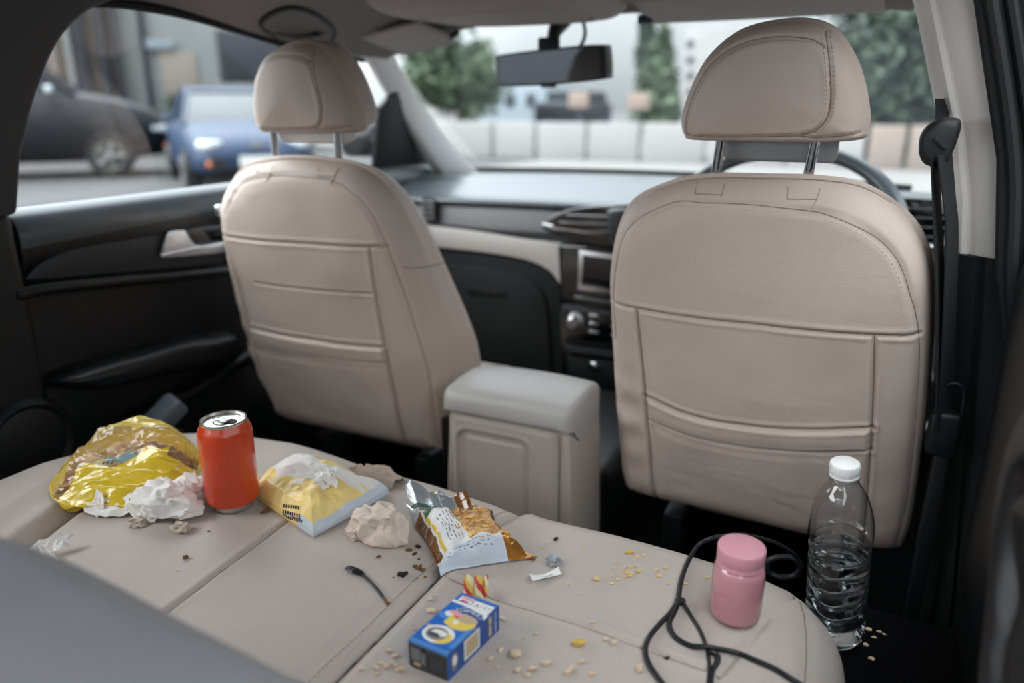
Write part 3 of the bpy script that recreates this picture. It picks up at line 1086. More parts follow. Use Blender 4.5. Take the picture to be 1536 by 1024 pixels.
# side glass with its seals
rear = [(0.722, 0.70), (0.726, 0.79), (0.745, 0.87), (0.775, 0.945), (0.815, 0.990), (0.86, 1.014)]
up = [(1.0, 1.016), (1.15, 1.002), (1.3, 0.984), (1.45, 0.975), (1.58, 0.968), (1.75, 0.885), (1.95, 0.770), (2.06, 0.70)]
lp = np.vstack([smooth_path(rear, 6), up])
wx = lambda z: -1.236 + tumble(z)
mb = MB()
g3 = [(wx(z), y, z) for y, z in lp]
mb.add(g3, [tuple(range(len(g3)))])
mb.build('window_glass', M['glass'], door, 0)
mb = MB()
mb.add(*tube(smooth_path([(wx(z) + 0.004, y, z) for y, z in rear + up[:5]], 6), 0.0075, 8))
mb.add(*tube([(wx(0.7) + 0.006, y, 0.702) for y in np.linspace(0.72, 2.05, 10)], 0.0045, 8))
mb.build('window_seal', M['rubber'], door)
mb = MB()
mb.add(*plate([(wx(z) + 0.01, y, z) for y, z in [(1.70, 0.70), (2.08, 0.70), (1.90, 0.805), (1.72, 0.905), (1.66, 0.86)]], (0.02, 0, 0), 0.004))
mb.build('mirror_sail', M['black_plastic'], door)
mb = MB()
mb.add(*rbox((0.16, 0.07, 0.115), (-1.345, 1.86, 0.775), 0.03, rot(0, 0, 18), 5))
mb.build('door_mirror', M['piano'], door)

# near-side B pillar: trim above, black below, rear door edge behind it
mb = MB()
pil = [(0.40, 0.70), (0.716, 0.70)] + [(y - 0.006, z) for y, z in smooth_path(rear[1:], 6)] + [(0.90, 1.030), (0.55, 1.05), (0.30, 1.05)]
mb.add(*plate([(wx(z) + 0.012, y, z) for y, z in pil], (0.045, 0, 0.0), 0.010, 3))
M['handle_grey'] = mat('handle_grey_vinyl', (104, 100, 98), 0.6)
M['pillar_dark'] = mat('pillar_dark_trim', (66, 66, 68), 0.7, bump=0.1, bscale=700, bdist=0.0004)
struct('trim_1', mb, M['pillar_dark'], 50)
mb = MB()
mb.add(*rbox((0.06, 0.42, 0.72), (-1.215, 0.505, 0.35), 0.02, None, 4))
struct('trim_2', mb, M['black_soft'])
mb = MB()
mb.add(*lathe([(0.0, 0.012), (0.045, 0.012), (0.060, 0.008), (0.068, 0.014), (0.074, 0.010), (0.078, 0.0)], 40, (-1.184, 0.66, 0.335), rot(0, 90, 0)))
sp_ = mb.build('door_speaker', M['black_plastic'], None, 40)
tag(sp_, 'round black speaker cover low on the trim at the far left', 'speaker')

M['pillar_pale'] = mat('pale_pillar_trim', (224, 222, 220), 0.35)
# ---------------------------------------------------------------- A pillars, windscreen
def a_pillar(name, pts, thick):
    """pts: list of (outer, inner) world points along the pillar"""
    rings = []
    for a, b in pts:
        a, b = np.array(a), np.array(b)
        m = 0.5 * (a + b)
        w = (b - a)
        n = np.array([0.45, -0.85, 0.0]) * thick
        rings.append([a, a + w * 0.10 + n * 0.30, a + w * 0.40 + n * 0.75, a + w * 0.68 + n * 1.1, b - w * 0.24 + n * 1.1, b - w * 0.08 + n * 0.7, b, m - n * 0.6])
    R = np.array(rings)
    S = np.array([smooth_path(R[:, j], 6) for j in range(R.shape[1])]).transpose(1, 0, 2)
    mb = MB()
    mb.add(*loft(S))
    return struct(name, mb, M['pillar_pale'], 60)


a_pillar('trim_3', [(at_y(582, 66, 1.60), at_y(545, 85, 1.56)), (at_y(618, 132, 1.76), at_y(580, 148, 1.73)), (at_y(668, 203, 1.93), at_y(622, 213, 1.87)), (at_y(726, 268, 2.10), at_y(664, 279, 2.02))], 0.030)
a_pillar('trim_4', [((0.035, 1.60, 1.030), (0.08, 1.56, 1.030)), ((0.115, 1.80, 0.90), (0.165, 1.70, 0.89)), ((0.165, 2.08, 0.67), (0.23, 1.90, 0.67))], 0.03)
mb = MB()
nu = 25
Pw = []
for u in np.linspace(-1, 1, nu):
    bx, tx = XC + u * 0.70, XC + u * 0.60
    by, ty = 2.17 - 0.09 * u * u, 1.64 - 0.03 * u * u
    bz, tz = 0.66, 1.062 - 0.065 * u * u
    Pw.append([(bx + (tx - bx) * s, by + (ty - by) * s, bz + (tz - bz) * s + 0.02 * math.sin(PI * s)) for s in np.linspace(0, 1, 12)])
mb.add(*grid(np.array(Pw)))
struct('window_1', mb, M['glass'], 180)

# ---------------------------------------------------------------- roof fittings
# grab handle
gh = thing('grab_handle', 'dark grey folding grab handle on the roof lining over the far window', 'grab handle', tuple(on_roof(445, 40)))
ringp = [(391, 36), (402, 22), (425, 12), (445, 11), (470, 19), (492, 34), (502, 48), (496, 62), (478, 66), (455, 67), (430, 62), (405, 50)]
mb = MB()
loop = smooth_loop([on_roof(*p, 0.004) for p in ringp], 6)
mb.add(*tube(loop, 0.0042, 8, closed=True))
mb.build('rim', M['black_plastic'], gh)
c = loop.mean(0)
mb = MB()
mb.add(*loft([c + (loop - c) * 0.97, c + (loop - c) * 0.92 + np.array([0.003, -0.003, -0.004]), c + (loop - c) * 0.75 + np.array([0.002, -0.002, -0.003]), c + (loop - c) * 0.02 + np.array([0.0, 0.0, 0.0])], cap0=False))
mb.build('handle_body', M['handle_grey'], gh, 60)
mb = MB()
mb.add(*tube(smooth_path([on_roof(*p, l) for p, l in [((412, 50), 0.012), ((428, 55), 0.020), ((450, 58), 0.022), ((470, 55), 0.020), ((486, 49), 0.012)]], 6), 0.0055, 10))
mb.build('grip', M['handle_grey'], gh)
mb = MB()
mb.add(*rbox((0.012, 0.012, 0.008), on_roof(474, 52, 0.020), 0.002))
mb.build('coat_hook', M['black_plastic'], gh)

# overhead console
oc = thing('overhead_console', 'beige overhead console bulging from the roof above the mirror', 'overhead console', (-0.68, 1.47, 1.03))
outl = smooth_loop([(-0.905, 1.30), (-0.900, 1.42), (-0.875, 1.52), (-0.82, 1.575), (-0.70, 1.590), (-0.58, 1.590), (-0.50, 1.575), (-0.465, 1.52), (-0.455, 1.42), (-0.455, 1.30), (-0.50, 1.22), (-0.68, 1.20), (-0.86, 1.22)], 8)
pocket = smooth_loop([(-0.83, 1.36), (-0.82, 1.47), (-0.77, 1.52), (-0.66, 1.535), (-0.56, 1.525), (-0.525, 1.47), (-0.52, 1.36), (-0.56, 1.30), (-0.68, 1.29), (-0.79, 1.30)], 8)
A, D, f = pslab(outl, (-0.68, 1.42), 0.03, 0.012, 0.10, nring=60, N=500, front=False, outer=0.18, grooves=[([np.vstack([pocket, pocket[:1]])], 0.006, 0.005)])
mb = MB()
mb.add(np.column_stack([A, 1.030 + D]), f)
ocb = mb.build('console_shell', M['visor'], oc, 180)
mb = MB()
for k, x in enumerate((-0.745, -0.70, -0.655, -0.61)):
    mb.add(*rbox((0.030, 0.014, 0.006), (x, 1.560, 1.034 + 0.0015), 0.003))
mb.build('switch_panel', M['pillar_trim'], oc)
for x in (-0.725, -0.677, -0.632, -0.59):
    mb = MB()
    mb.add(*rbox((0.012, 0.007, 0.004), (x, 1.566, 1.031), 0.0015))
    mb.build('switch', M['dark_insert'], oc)

# sun visors
def visor(x0, x1, label, zl, zr):
    t = thing('sun_visor', label, 'sun visor', ((x0 + x1) / 2, 1.53, 1.0))
    o = smooth_loop([(x0, 1.47), (x0 + 0.012, 1.455), (x1 - 0.012, 1.455), (x1, 1.47), (x1, 1.59), (x1 - 0.02, 1.615), (x0 + 0.02, 1.615), (x0, 1.59)], 8)
    A, D, f = pslab(o, ((x0 + x1) / 2, 1.535), 0.007, 0.003, 0.016, nring=20, N=260, outer=0.10)
    z = zl + (zr - zl) * (A[:, 0] - x0) / (x1 - x0)
    mb = MB()
    mb.add(np.column_stack([A, z + D - (A[:, 1] - 1.53) * 0.15]), f)
    mb.build('visor_panel', M['visor'], t, 180)
    return t


vl = visor(-1.05, -0.90, 'beige sun visor by the far windscreen pillar', 0.990, 1.012)
mb = MB()
mb.add(*tube([(-0.905, 1.585, 1.010), (-0.88, 1.585, 1.022)], 0.007, 8))
mb.build('visor_clip', M['dark_insert'], vl)
vr = visor(-0.44, -0.01, 'long beige sun visor above the driver seat headrest', 1.034, 1.036)
mb = MB()
mb.add(*rbox((0.03, 0.012, 0.016), (-0.445, 1.575, 1.027), 0.003))
mb.build('visor_clip', M['dark_insert'], vr)

# rear-view mirror
mr = thing('rearview_mirror', 'black rear-view mirror hanging in the windscreen', 'mirror', (-0.66, 1.58, 0.94))
mw, mh = 0.137, 0.034
o = smooth_loop([(-mw, -mh * 0.75), (-mw * 0.99, mh * 0.75), (-mw * 0.93, mh * 1.0), (-mw * 0.3, mh * 1.1), (mw * 0.5, mh * 1.12), (mw * 0.93, mh * 1.05), (mw, mh * 0.8), (mw * 1.01, -mh * 0.6), (mw * 0.92, -mh * 0.92), (0, -mh * 1.06), (-mw * 0.92, -mh * 0.98)], 8)
Rm = rot(4, -2.0, -9)
mc = np.array([-0.655, 1.57, 0.9405])
mm_ = lambda A, d: mc + np.column_stack([A[:, 0], np.asarray(d), A[:, 1]]) @ Rm.T
A, D, f = pslab(o, (0, 0), 0.006, 0.0, 0.045, nring=10, N=260, outer=0.05)
mb = MB()
mb.add(mm_(A, D), f)
mb.build('mirror_housing', M['black_plastic'], mr, 60)
og = 0.87 * o
og[:, 0] = o[:, 0] * 0.93
mb = MB()
mb.add(mm_(og, np.full(len(og), -0.0012)), [tuple(range(len(og)))])
mb.build('mirror_glass', M['mirror_glass'], mr, 0)
mb = MB()
mb.add(*tube([mc + np.array([0.0, 0.03, 0.02]), mc + np.array([-0.005, 0.035, 0.05]), mc + np.array([0.0, 0.04, 0.075]), (-0.65, 1.64, 1.045)], [0.014, 0.013, 0.016, 0.024], 12))
mb.build('stalk', M['black_plastic'], mr)
mb = MB()
mb.add(*rbox((0.05, 0.012, 0.035), mc + np.array([-0.005, 0.02, 0.045]), 0.005))
mb.build('mount_clip', M['black_plastic'], mr)
mb = MB()
mb.add(*rbox((0.035, 0.012, 0.010), mc + np.array([0.002, 0.004, -0.036]), 0.003))
mb.build('dip_lever', M['black_plastic'], mr)
mb = MB()
mb.add(*tube(smooth_path([(-0.60, 1.63, 1.045), (-0.585, 1.61, 1.01), (-0.59, 1.60, 0.985), (-0.61, 1.595, 0.97)], 6), 0.004, 8))
mb.build('mirror_cable', M['rubber'], mr)

# ---------------------------------------------------------------- driver-side B pillar, seal and rear door
rings = []
for z in np.linspace(0.672, 1.06, 22):
    xl = float(np.interp(z, [0.60, 0.747, 0.828, 0.984, 1.06], [0.118, 0.100, 0.080, 0.027, -0.01]))
    xr = float(np.interp(z, [0.60, 0.69, 0.80, 0.98, 1.06], [0.188, 0.172, 0.150, 0.096, 0.065]))
    k = 0.4 if z < 0.674 else 1
    rings.append([(xl + 0.014, 1.24, z), (xl, 1.17, z), (xl + 0.004, 1.125, z), (xl + 0.014, 1.108, z), (xl + 0.020, 1.106, z), (xl + 0.0235, 1.1115, z), (xl + 0.027, 1.106, z),
                  (xl + 0.034, 1.098, z), (0.5 * (xl + xr) + 0.012, 1.090, z), (xr - 0.006, 1.086, z), (xr, 1.092, z), (xr + 0.01, 1.13, z), (xr + 0.02, 1.24, z)])
mb = MB()
mb.add(*loft(rings))
struct('trim_5', mb, M['pillar_trim'], 35)
rings = []
for z in np.linspace(0.0, 0.678, 26):
    xl = float(np.interp(z, [0.0, 0.2, 0.4, 0.60, 0.747], [0.165, 0.155, 0.138, 0.118, 0.100]))
    xr = float(np.interp(z, [0.0, 0.60, 0.69], [0.24, 0.20, 0.178]))
    fl = 0.02 * math.exp(-((z - 0.1) / 0.2) ** 2)
    rings.append([(xl + 0.01, 1.26, z), (xl - 0.004, 1.18, z), (xl, 1.12 - fl, z), (xl + 0.012, 1.098 - fl, z), (xl + 0.03, 1.088 - fl, z), (xl + 0.035, 1.093 - fl, z), (xl + 0.04, 1.086 - fl, z),
                  (xr - 0.006, 1.078 - fl, z), (xr + 0.004, 1.09, z), (xr + 0.02, 1.26, z)])
mb = MB()
mb.add(*loft(rings))
struct('trim_6', mb, M['rubber'], 35)
# driver door inner side and glass, past the pillar
mb = MB()
mb.add(*rbox((0.05, 0.93, 0.70), (0.255, 1.68, 0.345), 0.02))
struct('wall_right', mb, M['black_soft'])
mb = MB()
mb.add([(0.215, 1.24, 0.70), (0.215, 2.05, 0.70), (0.11, 1.62, 0.97), (0.08, 1.24, 0.98)], [(0, 1, 2, 3)])
struct('window_3', mb, M['glass'], 0)
# rear door frame and rubber seals behind the pillar
mb = MB()
fr = [(0.172, 0.66), (0.150, 0.80), (0.098, 0.975), (0.066, 1.055), (0.22, 1.07), (0.26, 0.9), (0.30, 0.66), (0.32, 0.0), (0.235, 0.0), (0.20, 0.55)]
mb.add(*plate([(x - 0.013, 1.055, z) for x, z in fr], (0, 0.022, 0), 0.006))
for k, dx in enumerate((0.002, 0.022, 0.046)):
    q = smooth_path([(x + dx, 1.050, z) for x, z in [(0.228, 0.05), (0.198, 0.50), (0.172, 0.66), (0.150, 0.80), (0.098, 0.975), (0.07, 1.05)]], 8)
    mb.add(*tube(q, 0.0075, 8))
struct('trim_7', mb, M['rubber'], 40)

rd = thing('car_door', 'black rear door with moulded armrest at the near right edge', 'car door', (0.17, 0.3, 0.0))
prof = [(0.185, 0.70), (0.178, 0.705), (0.168, 0.70), (0.162, 0.68), (0.160, 0.60), (0.164, 0.50), (0.165, 0.30), (0.175, 0.05), (0.235, 0.05), (0.235, 0.70)]
pp = resample(np.array(prof), 90)
mb = MB()
mb.add(*loft([np.column_stack([pp[:, 0] + (0.012 if y > 0.9 else 0) * (y - 0.9) / 0.1, np.full(len(pp), y), pp[:, 1]]) for y in np.linspace(-0.25, 1.03, 20)]))
mb.build('door_panel', M['black_soft'], rd, 50)
outl = smooth_path([(-0.25, 0.30), (0.2, 0.30), (0.50, 0.31), (0.575, 0.345), (0.588, 0.40), (0.605, 0.455), (0.640, 0.505), (0.672, 0.545), (0.690, 0.585), (0.680, 0.622), (0.640, 0.650), (0.5, 0.668), (0.2, 0.68), (-0.25, 0.68)], 6)
pk = smooth_path([(0.20, 0.45), (0.45, 0.46), (0.545, 0.475), (0.575, 0.51), (0.60, 0.55), (0.60, 0.595), (0.55, 0.615), (0.40, 0.62), (0.20, 0.62)], 6)
A, D, f = pslab(outl, (0.30, 0.50), 0.022, 0.0, 0.06, nring=60, N=500, front=False, outer=0.19, grooves=[([pk], 0.012, 0.010)],
                extra=lambda q: 0.02 * np.clip(1 - seg_dist(q, [[(0.2, 0.54), (0.54, 0.54)]]) / 0.06, 0, 1))
mb = MB()
mb.add(np.column_stack([0.128 + D, A]), f)
mb.build('armrest', M['black_soft'], rd, 180)
mb = MB()
gp = [(-0.20, 0.70), (1.02, 0.70), (1.02, 0.98), (-0.20, 1.02)]
mb.add([(0.205 - 0.9 * tumble(z), y, z) for y, z in gp], [(0, 1, 2, 3)])
mb.build('window_glass', M['glass'], rd, 0)

# seat belt
sb = thing('seat_belt', 'black seat belt hanging from its pillar guide beside the driver seat', 'seat belt', (0.075, 1.06, 0.30))
gc = at_y(1404, 211, 1.055)
Rg = rot(0, 12, 0)
o = smooth_loop([(-0.018, 0.004), (-0.010, 0.021), (0.004, 0.028), (0.018, 0.026), (0.022, 0.0), (0.019, -0.026), (0.0, -0.029), (-0.012, -0.018)], 8)
A, D, f = pslab(o, (0.002, 0), 0.008, 0.003, 0.030, nring=14, N=160, outer=0.022)
mb = MB()
mb.add(gc + np.column_stack([A[:, 0], D - 0.008, A[:, 1]]) @ Rg.T, f)
gd = mb.build('belt_guide', M['black_plastic'], sb, 180)
mb = MB()
mb.add(*rbox((0.020, 0.006, 0.006), gc + np.array([0.004, -0.012, -0.003]), 0.002, rot(0, 40, 0)))
mb.build('guide_slot', M['rubber'], gd)


def strap(pts, wid, wdir, th=0.0016):
    P = smooth_path(pts, 10)
    wd = [np.array(w, float) for w in wdir]
    rings = []
    for i, p in enumerate(P):
        t = i / (len(P) - 1) * (len(wd) - 1)
        k = min(int(t), len(wd) - 2)
        w = wd[k] + (wd[k + 1] - wd[k]) * (t - k)
        w = w / np.linalg.norm(w) * wid / 2
        n = np.cross(w, [0, 0, 1.0])
        n = n / (np.linalg.norm(n) + 1e-9) * th / 2
        rings.append([p - w - n, p + w - n, p + w + n, p - w + n])
    return loft(rings)


mb = MB()
mb.add(*strap([at_y(1413, 148, 1.115), at_y(1414, 170, 1.10), at_y(1411, 190, 1.07)], 0.03, [(0.5, 0.8, 0), (0.5, 0.8, 0)]))
mb.add(*strap([at_y(1402, 232, 1.06), at_y(1405, 300, 1.055), at_y(1409, 400, 1.05), at_y(1411, 520, 1.055), at_y(1411, 640, 1.07)], 0.047, [(0.24, 0.97, 0), (0.24, 0.97, 0), (0.28, 0.96, 0), (0.28, 0.96, 0)]))
mb.add(*strap([at_y(1417, 232, 1.05), at_y(1423, 290, 1.05), at_y(1428, 350, 1.055), at_y(1424, 480, 1.06), at_y(1417, 630, 1.07)], 0.047, [(0.38, 0.92, 0), (0.34, 0.94, 0), (0.36, 0.93, 0), (0.40, 0.9, 0)]))
mb.build('webbing', M['webbing'], sb, 40)
mb = MB()
bc = at_y(1414, 648, 1.07)
mb.add(*rbox((0.036, 0.03, 0.062), bc + np.array([0, 0, 0.0]), 0.006))
mb.add(*tube(smooth_path([bc + np.array([-0.012, 0, 0.02]), bc + np.array([-0.006, 0, 0.065]), bc + np.array([0.014, 0, 0.065]), bc + np.array([0.018, 0, 0.02])], 6), 0.003, 8))
mb.build('buckle', M['black_plastic'], sb)
mb = MB()
mb.add(*rbox((0.02, 0.02, bc[2] - 0.02), (bc[0] + 0.004, bc[1], (bc[2] - 0.02) / 2), 0.004))
mb.build('buckle_stalk', M['black_plastic'], sb)

# buckle stub by the far door
bk = thing('belt_buckle', 'dark grey belt buckle block rising beside the far door', 'seat belt buckle', tuple(at_x(220, 640, -1.11)))
c = at_x(212, 612, -1.11)
Rb = rot(38, 0, -25)
mb = MB()
mb.add(*rbox((0.062, 0.13, 0.032), c + np.array([0.02, 0, -0.035]), 0.008, Rb))
mb.build('housing', mat('buckle_grey', (84, 88, 96), 0.5), bk)
mb = MB()
mb.add(*rbox((0.048, 0.022, 0.006), c + np.array([0.0, 0.0, 0.0]) + Rb @ np.array([0, 0.03, -0.022]), 0.002, Rb))
mb.build('release_button', M['black_plastic'], bk)
mb = MB()
mb.add(*rbox((0.05, 0.06, c[2] - 0.05), (c[0] + 0.02, c[1] + 0.02, (c[2] - 0.05) / 2), 0.01))
mb.build('stalk', M['black_plastic'], bk)

# ================================================================== DASHBOARD
da = thing('dashboard', 'dark grey dashboard with beige band under the windscreen', 'dashboard', (XC, 1.9, 0.0))
prof = [(2.165, 0.655), (2.05, 0.668), (1.92, 0.664), (1.82, 0.650), (1.765, 0.634), (1.745, 0.624), (1.739, 0.614), (1.746, 0.608), (1.756, 0.605)]
low = [(1.752, 0.600), (1.748, 0.57), (1.750, 0.545), (1.765, 0.535), (1.79, 0.50), (1.83, 0.44), (1.86, 0.34), (1.93, 0.25), (2.1, 0.2), (2.2, 0.2)]
ptop = smooth_path(prof, 6)
plow = smooth_path(low, 6)


def dash_x(q, name, m_, bot):
    rings = []
    for u in np.linspace(-0.962, 1.13, 42):
        x = XC + u * 0.672
        dy = -0.05 * u * u
        rr = [(x, y + dy * (1 if y > 1.9 else 0.4), z + 0.008 * (1 - u * u)) for y, z in q] + [(x, 2.2 + dy, bot)]
        rings.append(rr)
    mb = MB()
    mb.add(*loft(rings))
    return mb.build(name, m_, da, 45)


dash_x(ptop, 'top_pad', M['dash_top'], 0.60)
dash_x(plow, 'dash_face', M['dash_face'], 0.2)
mb = MB()
mb.add(*tube([(XC + u * 0.635, 2.145 - 0.085 * u * u, 0.672 + 0.006 * (1 - u * u)) for u in np.linspace(-1, 1, 30)], 0.008, 8))
mb.build('windscreen_seal', M['rubber'], da)


def dplate(name, pix, Y, th, m_, parent=None, bev=0.003, smooth=True, n=6, label=None):
    loop = [at_y(px, py, Y) for px, py in pix]
    if smooth:
        loop = smooth_loop(loop, n)
    mb = MB()
    mb.add(*plate(loop, (0, th, 0), bev))
    return mb.build(name, m_, parent or da, 40, label=label)


# lower black panel with glovebox
dplate('lower_panel', [(625, 366), (655, 374), (720, 381), (785, 392), (822, 408), (842, 436), (848, 480), (846, 560), (848, 700), (700, 720), (625, 700)], 1.722, 0.05, M['rubber'], n=3)
dplate('glove_box', [(625, 384), (655, 394), (720, 402), (775, 413), (808, 432), (820, 470), (824, 540), (820, 600), (680, 610), (625, 590)], 1.712, 0.02, M['rubber'], n=3)
dplate('glove_box_latch', [(700, 432), (755, 437), (758, 444), (702, 440)], 1.706, 0.01, M['black_plastic'], smooth=False, bev=0.001)
dplate('beige_band', [(585, 330), (648, 339), (705, 346), (785, 359), (868, 373), (869, 436), (852, 438), (838, 424), (822, 405), (785, 389), (720, 378), (655, 371), (585, 362)], 1.715, 0.03, M['dash_beige'], n=3, label='beige insert band')
mb = MB()
mb.add(*tube(smooth_path([at_y(px, py, 1.722) for px, py in [(590, 330), (640, 336), (705, 343), (785, 355), (868, 369), (915, 377)]], 6), 0.0045, 8))
mb.build('band_black_strip', M['rubber'], da)  # black strip line between the dash face and the beige band
# far corner air vent
av = dplate('corner_vent', [(632, 296), (652, 300), (654, 334), (636, 330)], 1.715, 0.03, M['rubber'], smooth=False)
for py in (303, 311, 319, 327):
    mb = MB()
    mb.add(*tube([at_y(628, py - 1, 1.712), at_y(651, py, 1.712)], 0.0016, 6))
    mb.build('vent_slat', M['dash_face'], av)
# centre vent pod
cv = dplate('center_vent', [(812, 338), (828, 324), (856, 314), (900, 309), (960, 306), (1010, 310), (1010, 372), (960, 378), (905, 373), (860, 362), (826, 350)], 1.700, 0.04, M['piano'], n=4)
for py0, py1 in ((322, 325), (333, 337), (344, 348)):
    mb = MB()
    mb.add(*tube([at_y(850 - (py0 - 322), py0, 1.696), at_y(960, py1 + 1, 1.694)], 0.0030, 6, flat=0.5))
    mb.build('vent_slat', M['dash_face'], cv)
mb = MB()
mb.add(*tube(smooth_path([at_y(px, py, 1.690) for px, py in [(814, 337), (840, 342), (880, 347), (960, 355)]], 6), [0.0035] * 18 + [0.0045], 8))
mb.build('vent_trim', M['chrome'], cv, label='bright chrome strip under the vent')
mb = MB()
mb.add(*rbox((0.055, 0.03, 0.085), at_y(930, 340, 1.672), 0.012, rot(0, -8, 0)))
mb.build('phone_cradle', M['dark_insert'], da)
# centre stack
dplate('center_stack', [(836, 366), (1000, 380), (1000, 620), (842, 600), (840, 450)], 1.690, 0.05, M['piano'], smooth=False, bev=0.006)
sc_ = dplate('screen_bezel', [(868, 376), (990, 390), (990, 450), (866, 434)], 1.680, 0.012, M['satin'], smooth=False, bev=0.002)
dplate('screen', [(874, 383), (986, 396), (986, 443), (872, 428)], 1.6785, 0.004, M['screen'], sc_, smooth=False, bev=0.0008)
mb = MB()
mb.add(*tube([at_y(862, 445, 1.682), at_y(910, 452, 1.682), at_y(960, 460, 1.682)], 0.0042, 8, flat=0.6))
mb.build('stack_trim', M['satin'], da)
hv = dplate('climate_panel', [(841, 459), (990, 478), (990, 530), (846, 512)], 1.672, 0.02, M['dark_insert'], smooth=False, bev=0.003)
dplate('climate_face', [(845, 463), (987, 482), (987, 526), (849, 508)], 1.6705, 0.004, M['piano'], hv, smooth=False, bev=0.001)
kc = at_y(863, 482, 1.668)
mb = MB()
mb.add(*lathe([(0.0, 0.024), (0.012, 0.024), (0.0155, 0.021), (0.017, 0.006), (0.0235, 0.004), (0.0245, 0.0)], 36, kc, rot(90, 0, 0)))
mb.build('climate_knob', M['satin'], hv, 35)
for py in (474, 486, 498):
    for dx in (0, 34):
        mb = MB()
        mb.add(*rbox((0.024, 0.006, 0.009), at_y(891 + dx, py + dx * 0.13, 1.669), 0.0028))
        mb.build('climate_button', M['satin'], hv)
dplate('tray_lip', [(846, 518), (990, 536), (990, 548), (848, 528)], 1.665, 0.02, M['dark_insert'], smooth=False, bev=0.003)
dplate('power_outlet_panel', [(850, 534), (990, 552), (990, 600), (852, 580)], 1.668, 0.02, M['black_plastic'], smooth=False, bev=0.003)
sc2 = at_y(889, 549, 1.664)
mb = MB()
mb.add(*lathe([(0.0, 0.010), (0.0065, 0.010), (0.009, 0.004), (0.012, 0.0)], 24, sc2, rot(90, 0, 0)))
mb.build('power_outlet', M['chrome'], da)
# driver-side vent seen past the belt
rv = dplate('driver_vent', [(1345, 296), (1440, 300), (1440, 376), (1345, 372)], 1.712, 0.03, M['piano'], smooth=False, bev=0.003)
for py in (312, 326, 340, 354):
    mb = MB()
    mb.add(*tube([at_y(1348, py, 1.708), at_y(1438, py + 3, 1.708)], 0.0022, 6))
    mb.build('vent_slat', M['dark_insert'], rv)
mb = MB()
mb.add(*tube([at_y(1345, 368, 1.706), at_y(1440, 371, 1.706)], 0.0034, 8))
mb.build('vent_trim', M['satin'], rv)
# instrument hood
o = smooth_loop([(-0.33, 0.58), (-0.325, 0.645), (-0.27, 0.690), (-0.13, 0.705), (0.02, 0.690), (0.07, 0.645), (0.075, 0.58)], 8)
A, D, f = pslab(o, (-0.13, 0.63), 0.02, 0.0, 0.20, nring=16, N=220, outer=0.12)
mb = MB()
mb.add(np.column_stack([A[:, 0], 1.60 + D, A[:, 1]]), f)
mb.build('instrument_hood', M['black_plastic'], da, 60)

# steering wheel
sw = thing('steering_wheel', 'dark steering wheel behind the driver seat headrest', 'steering wheel', (-0.135, 1.42, 0.65))
Rw = rot(-49, 0, 0)
wc = np.array([-0.140, 1.475, 0.640])
a = np.linspace(0, 2 * PI, 72, endpoint=False)
ring = np.column_stack([0.209 * np.cos(a), 0.209 * np.sin(a), 0 * a]) @ rot(41, 0, 0).T + wc
mb = MB()
mb.add(*tube(ring, 0.0145, 14, closed=True))
mb.build('rim', M['dash_top'], sw)
mb = MB()
mb.add(*lathe([(0.0, 0.03), (0.05, 0.028), (0.066, 0.015), (0.07, -0.02), (0.05, -0.06)], 40, wc, rot(41 + 180, 0, 0)))
mb.build('airbag_hub', M['black_plastic'], sw)
for ang in (15, 165, 270):
    c0, s0 = math.cos(math.radians(ang)), math.sin(math.radians(ang))
    q = np.array([[0.06 * c0, 0.06 * s0, 0.0], [0.13 * c0, 0.13 * s0, 0.004], [0.204 * c0, 0.204 * s0, 0]]) @ rot(41, 0, 0).T + wc
    mb = MB()
    mb.add(*tube(q, [0.022, 0.015, 0.012], 10, flat=0.5))
    mb.build('spoke', M['satin'], sw)
mb = MB()
mb.add(*tube([wc + rot(41, 0, 0) @ np.array([0, 0, -0.05]), (-0.135, 1.585, 0.57)], 0.03, 12))
mb.build('steering_column', M['black_plastic'], sw)
# ================================================================== RUBBISH ON THE BENCH
M['can_paint'] = mat('orange_can_paint', (204, 66, 26), 0.24, coat=0.4, var=0.03, vscale=30)
M['alu'] = mat('aluminium', (205, 203, 200), 0.25, metal=1.0)
M['hole'] = mat('dark_opening', (20, 18, 16), 0.7)
M['tissue'] = mat('white_tissue', (248, 243, 238), 0.95, bump=0.3, bscale=120, bdist=0.002, spec=0.1)
M['tissue_beige'] = mat('creased_beige_tissue', (222, 204, 190), 0.95, bump=0.4, bscale=90, bdist=0.003, spec=0.1)
M['napkin'] = mat('thin_taupe_napkin', (178, 160, 146), 0.9, bump=0.4, bscale=90, bdist=0.003, spec=0.1)
M['stain'] = mat('brown_stained_paper', (204, 190, 172), 0.9, var=0.35, vscale=90)
M['yellow_film'] = film('yellow_bag_plastic', (255, 222, 62), 0.22, 0.0, 0.26, 0.35, 30)
M['yellow_thin'] = film('thin_yellow_bag_plastic', (250, 228, 120), 0.30, 0.22, 0.20, 0.35, 34)
M['clear_film'] = film('clear_bag_film', (248, 240, 222), 0.3, 0.86, 0.14, 0.5, 40)
M['chip_film'] = film('crisp_bag_window', (255, 240, 206), 0.1, 0.88, 0.10, 0.6, 50)
M['food_brown'] = mat('brown_food_wrapping', (226, 186, 138), 0.75, var=0.3, vscale=35)
M['food_dark'] = mat('dark_brown_wrapping', (184, 134, 88), 0.8, var=0.35, vscale=35)
M['blue_label'] = mat('pale_blue_paper', (120, 170, 190), 0.7)
M['cream'] = mat('cream_paper', (236, 222, 176), 0.7)
M['ink'] = mat('black_print', (36, 32, 34), 0.7)
M['grey_ink'] = mat('grey_print', (130, 128, 130), 0.7)
M['wrap_yellow'] = mat('yellow_greaseproof', (246, 214, 136), 0.36, bump=0.4, bscale=70, bdist=0.004, var=0.08, vscale=30)
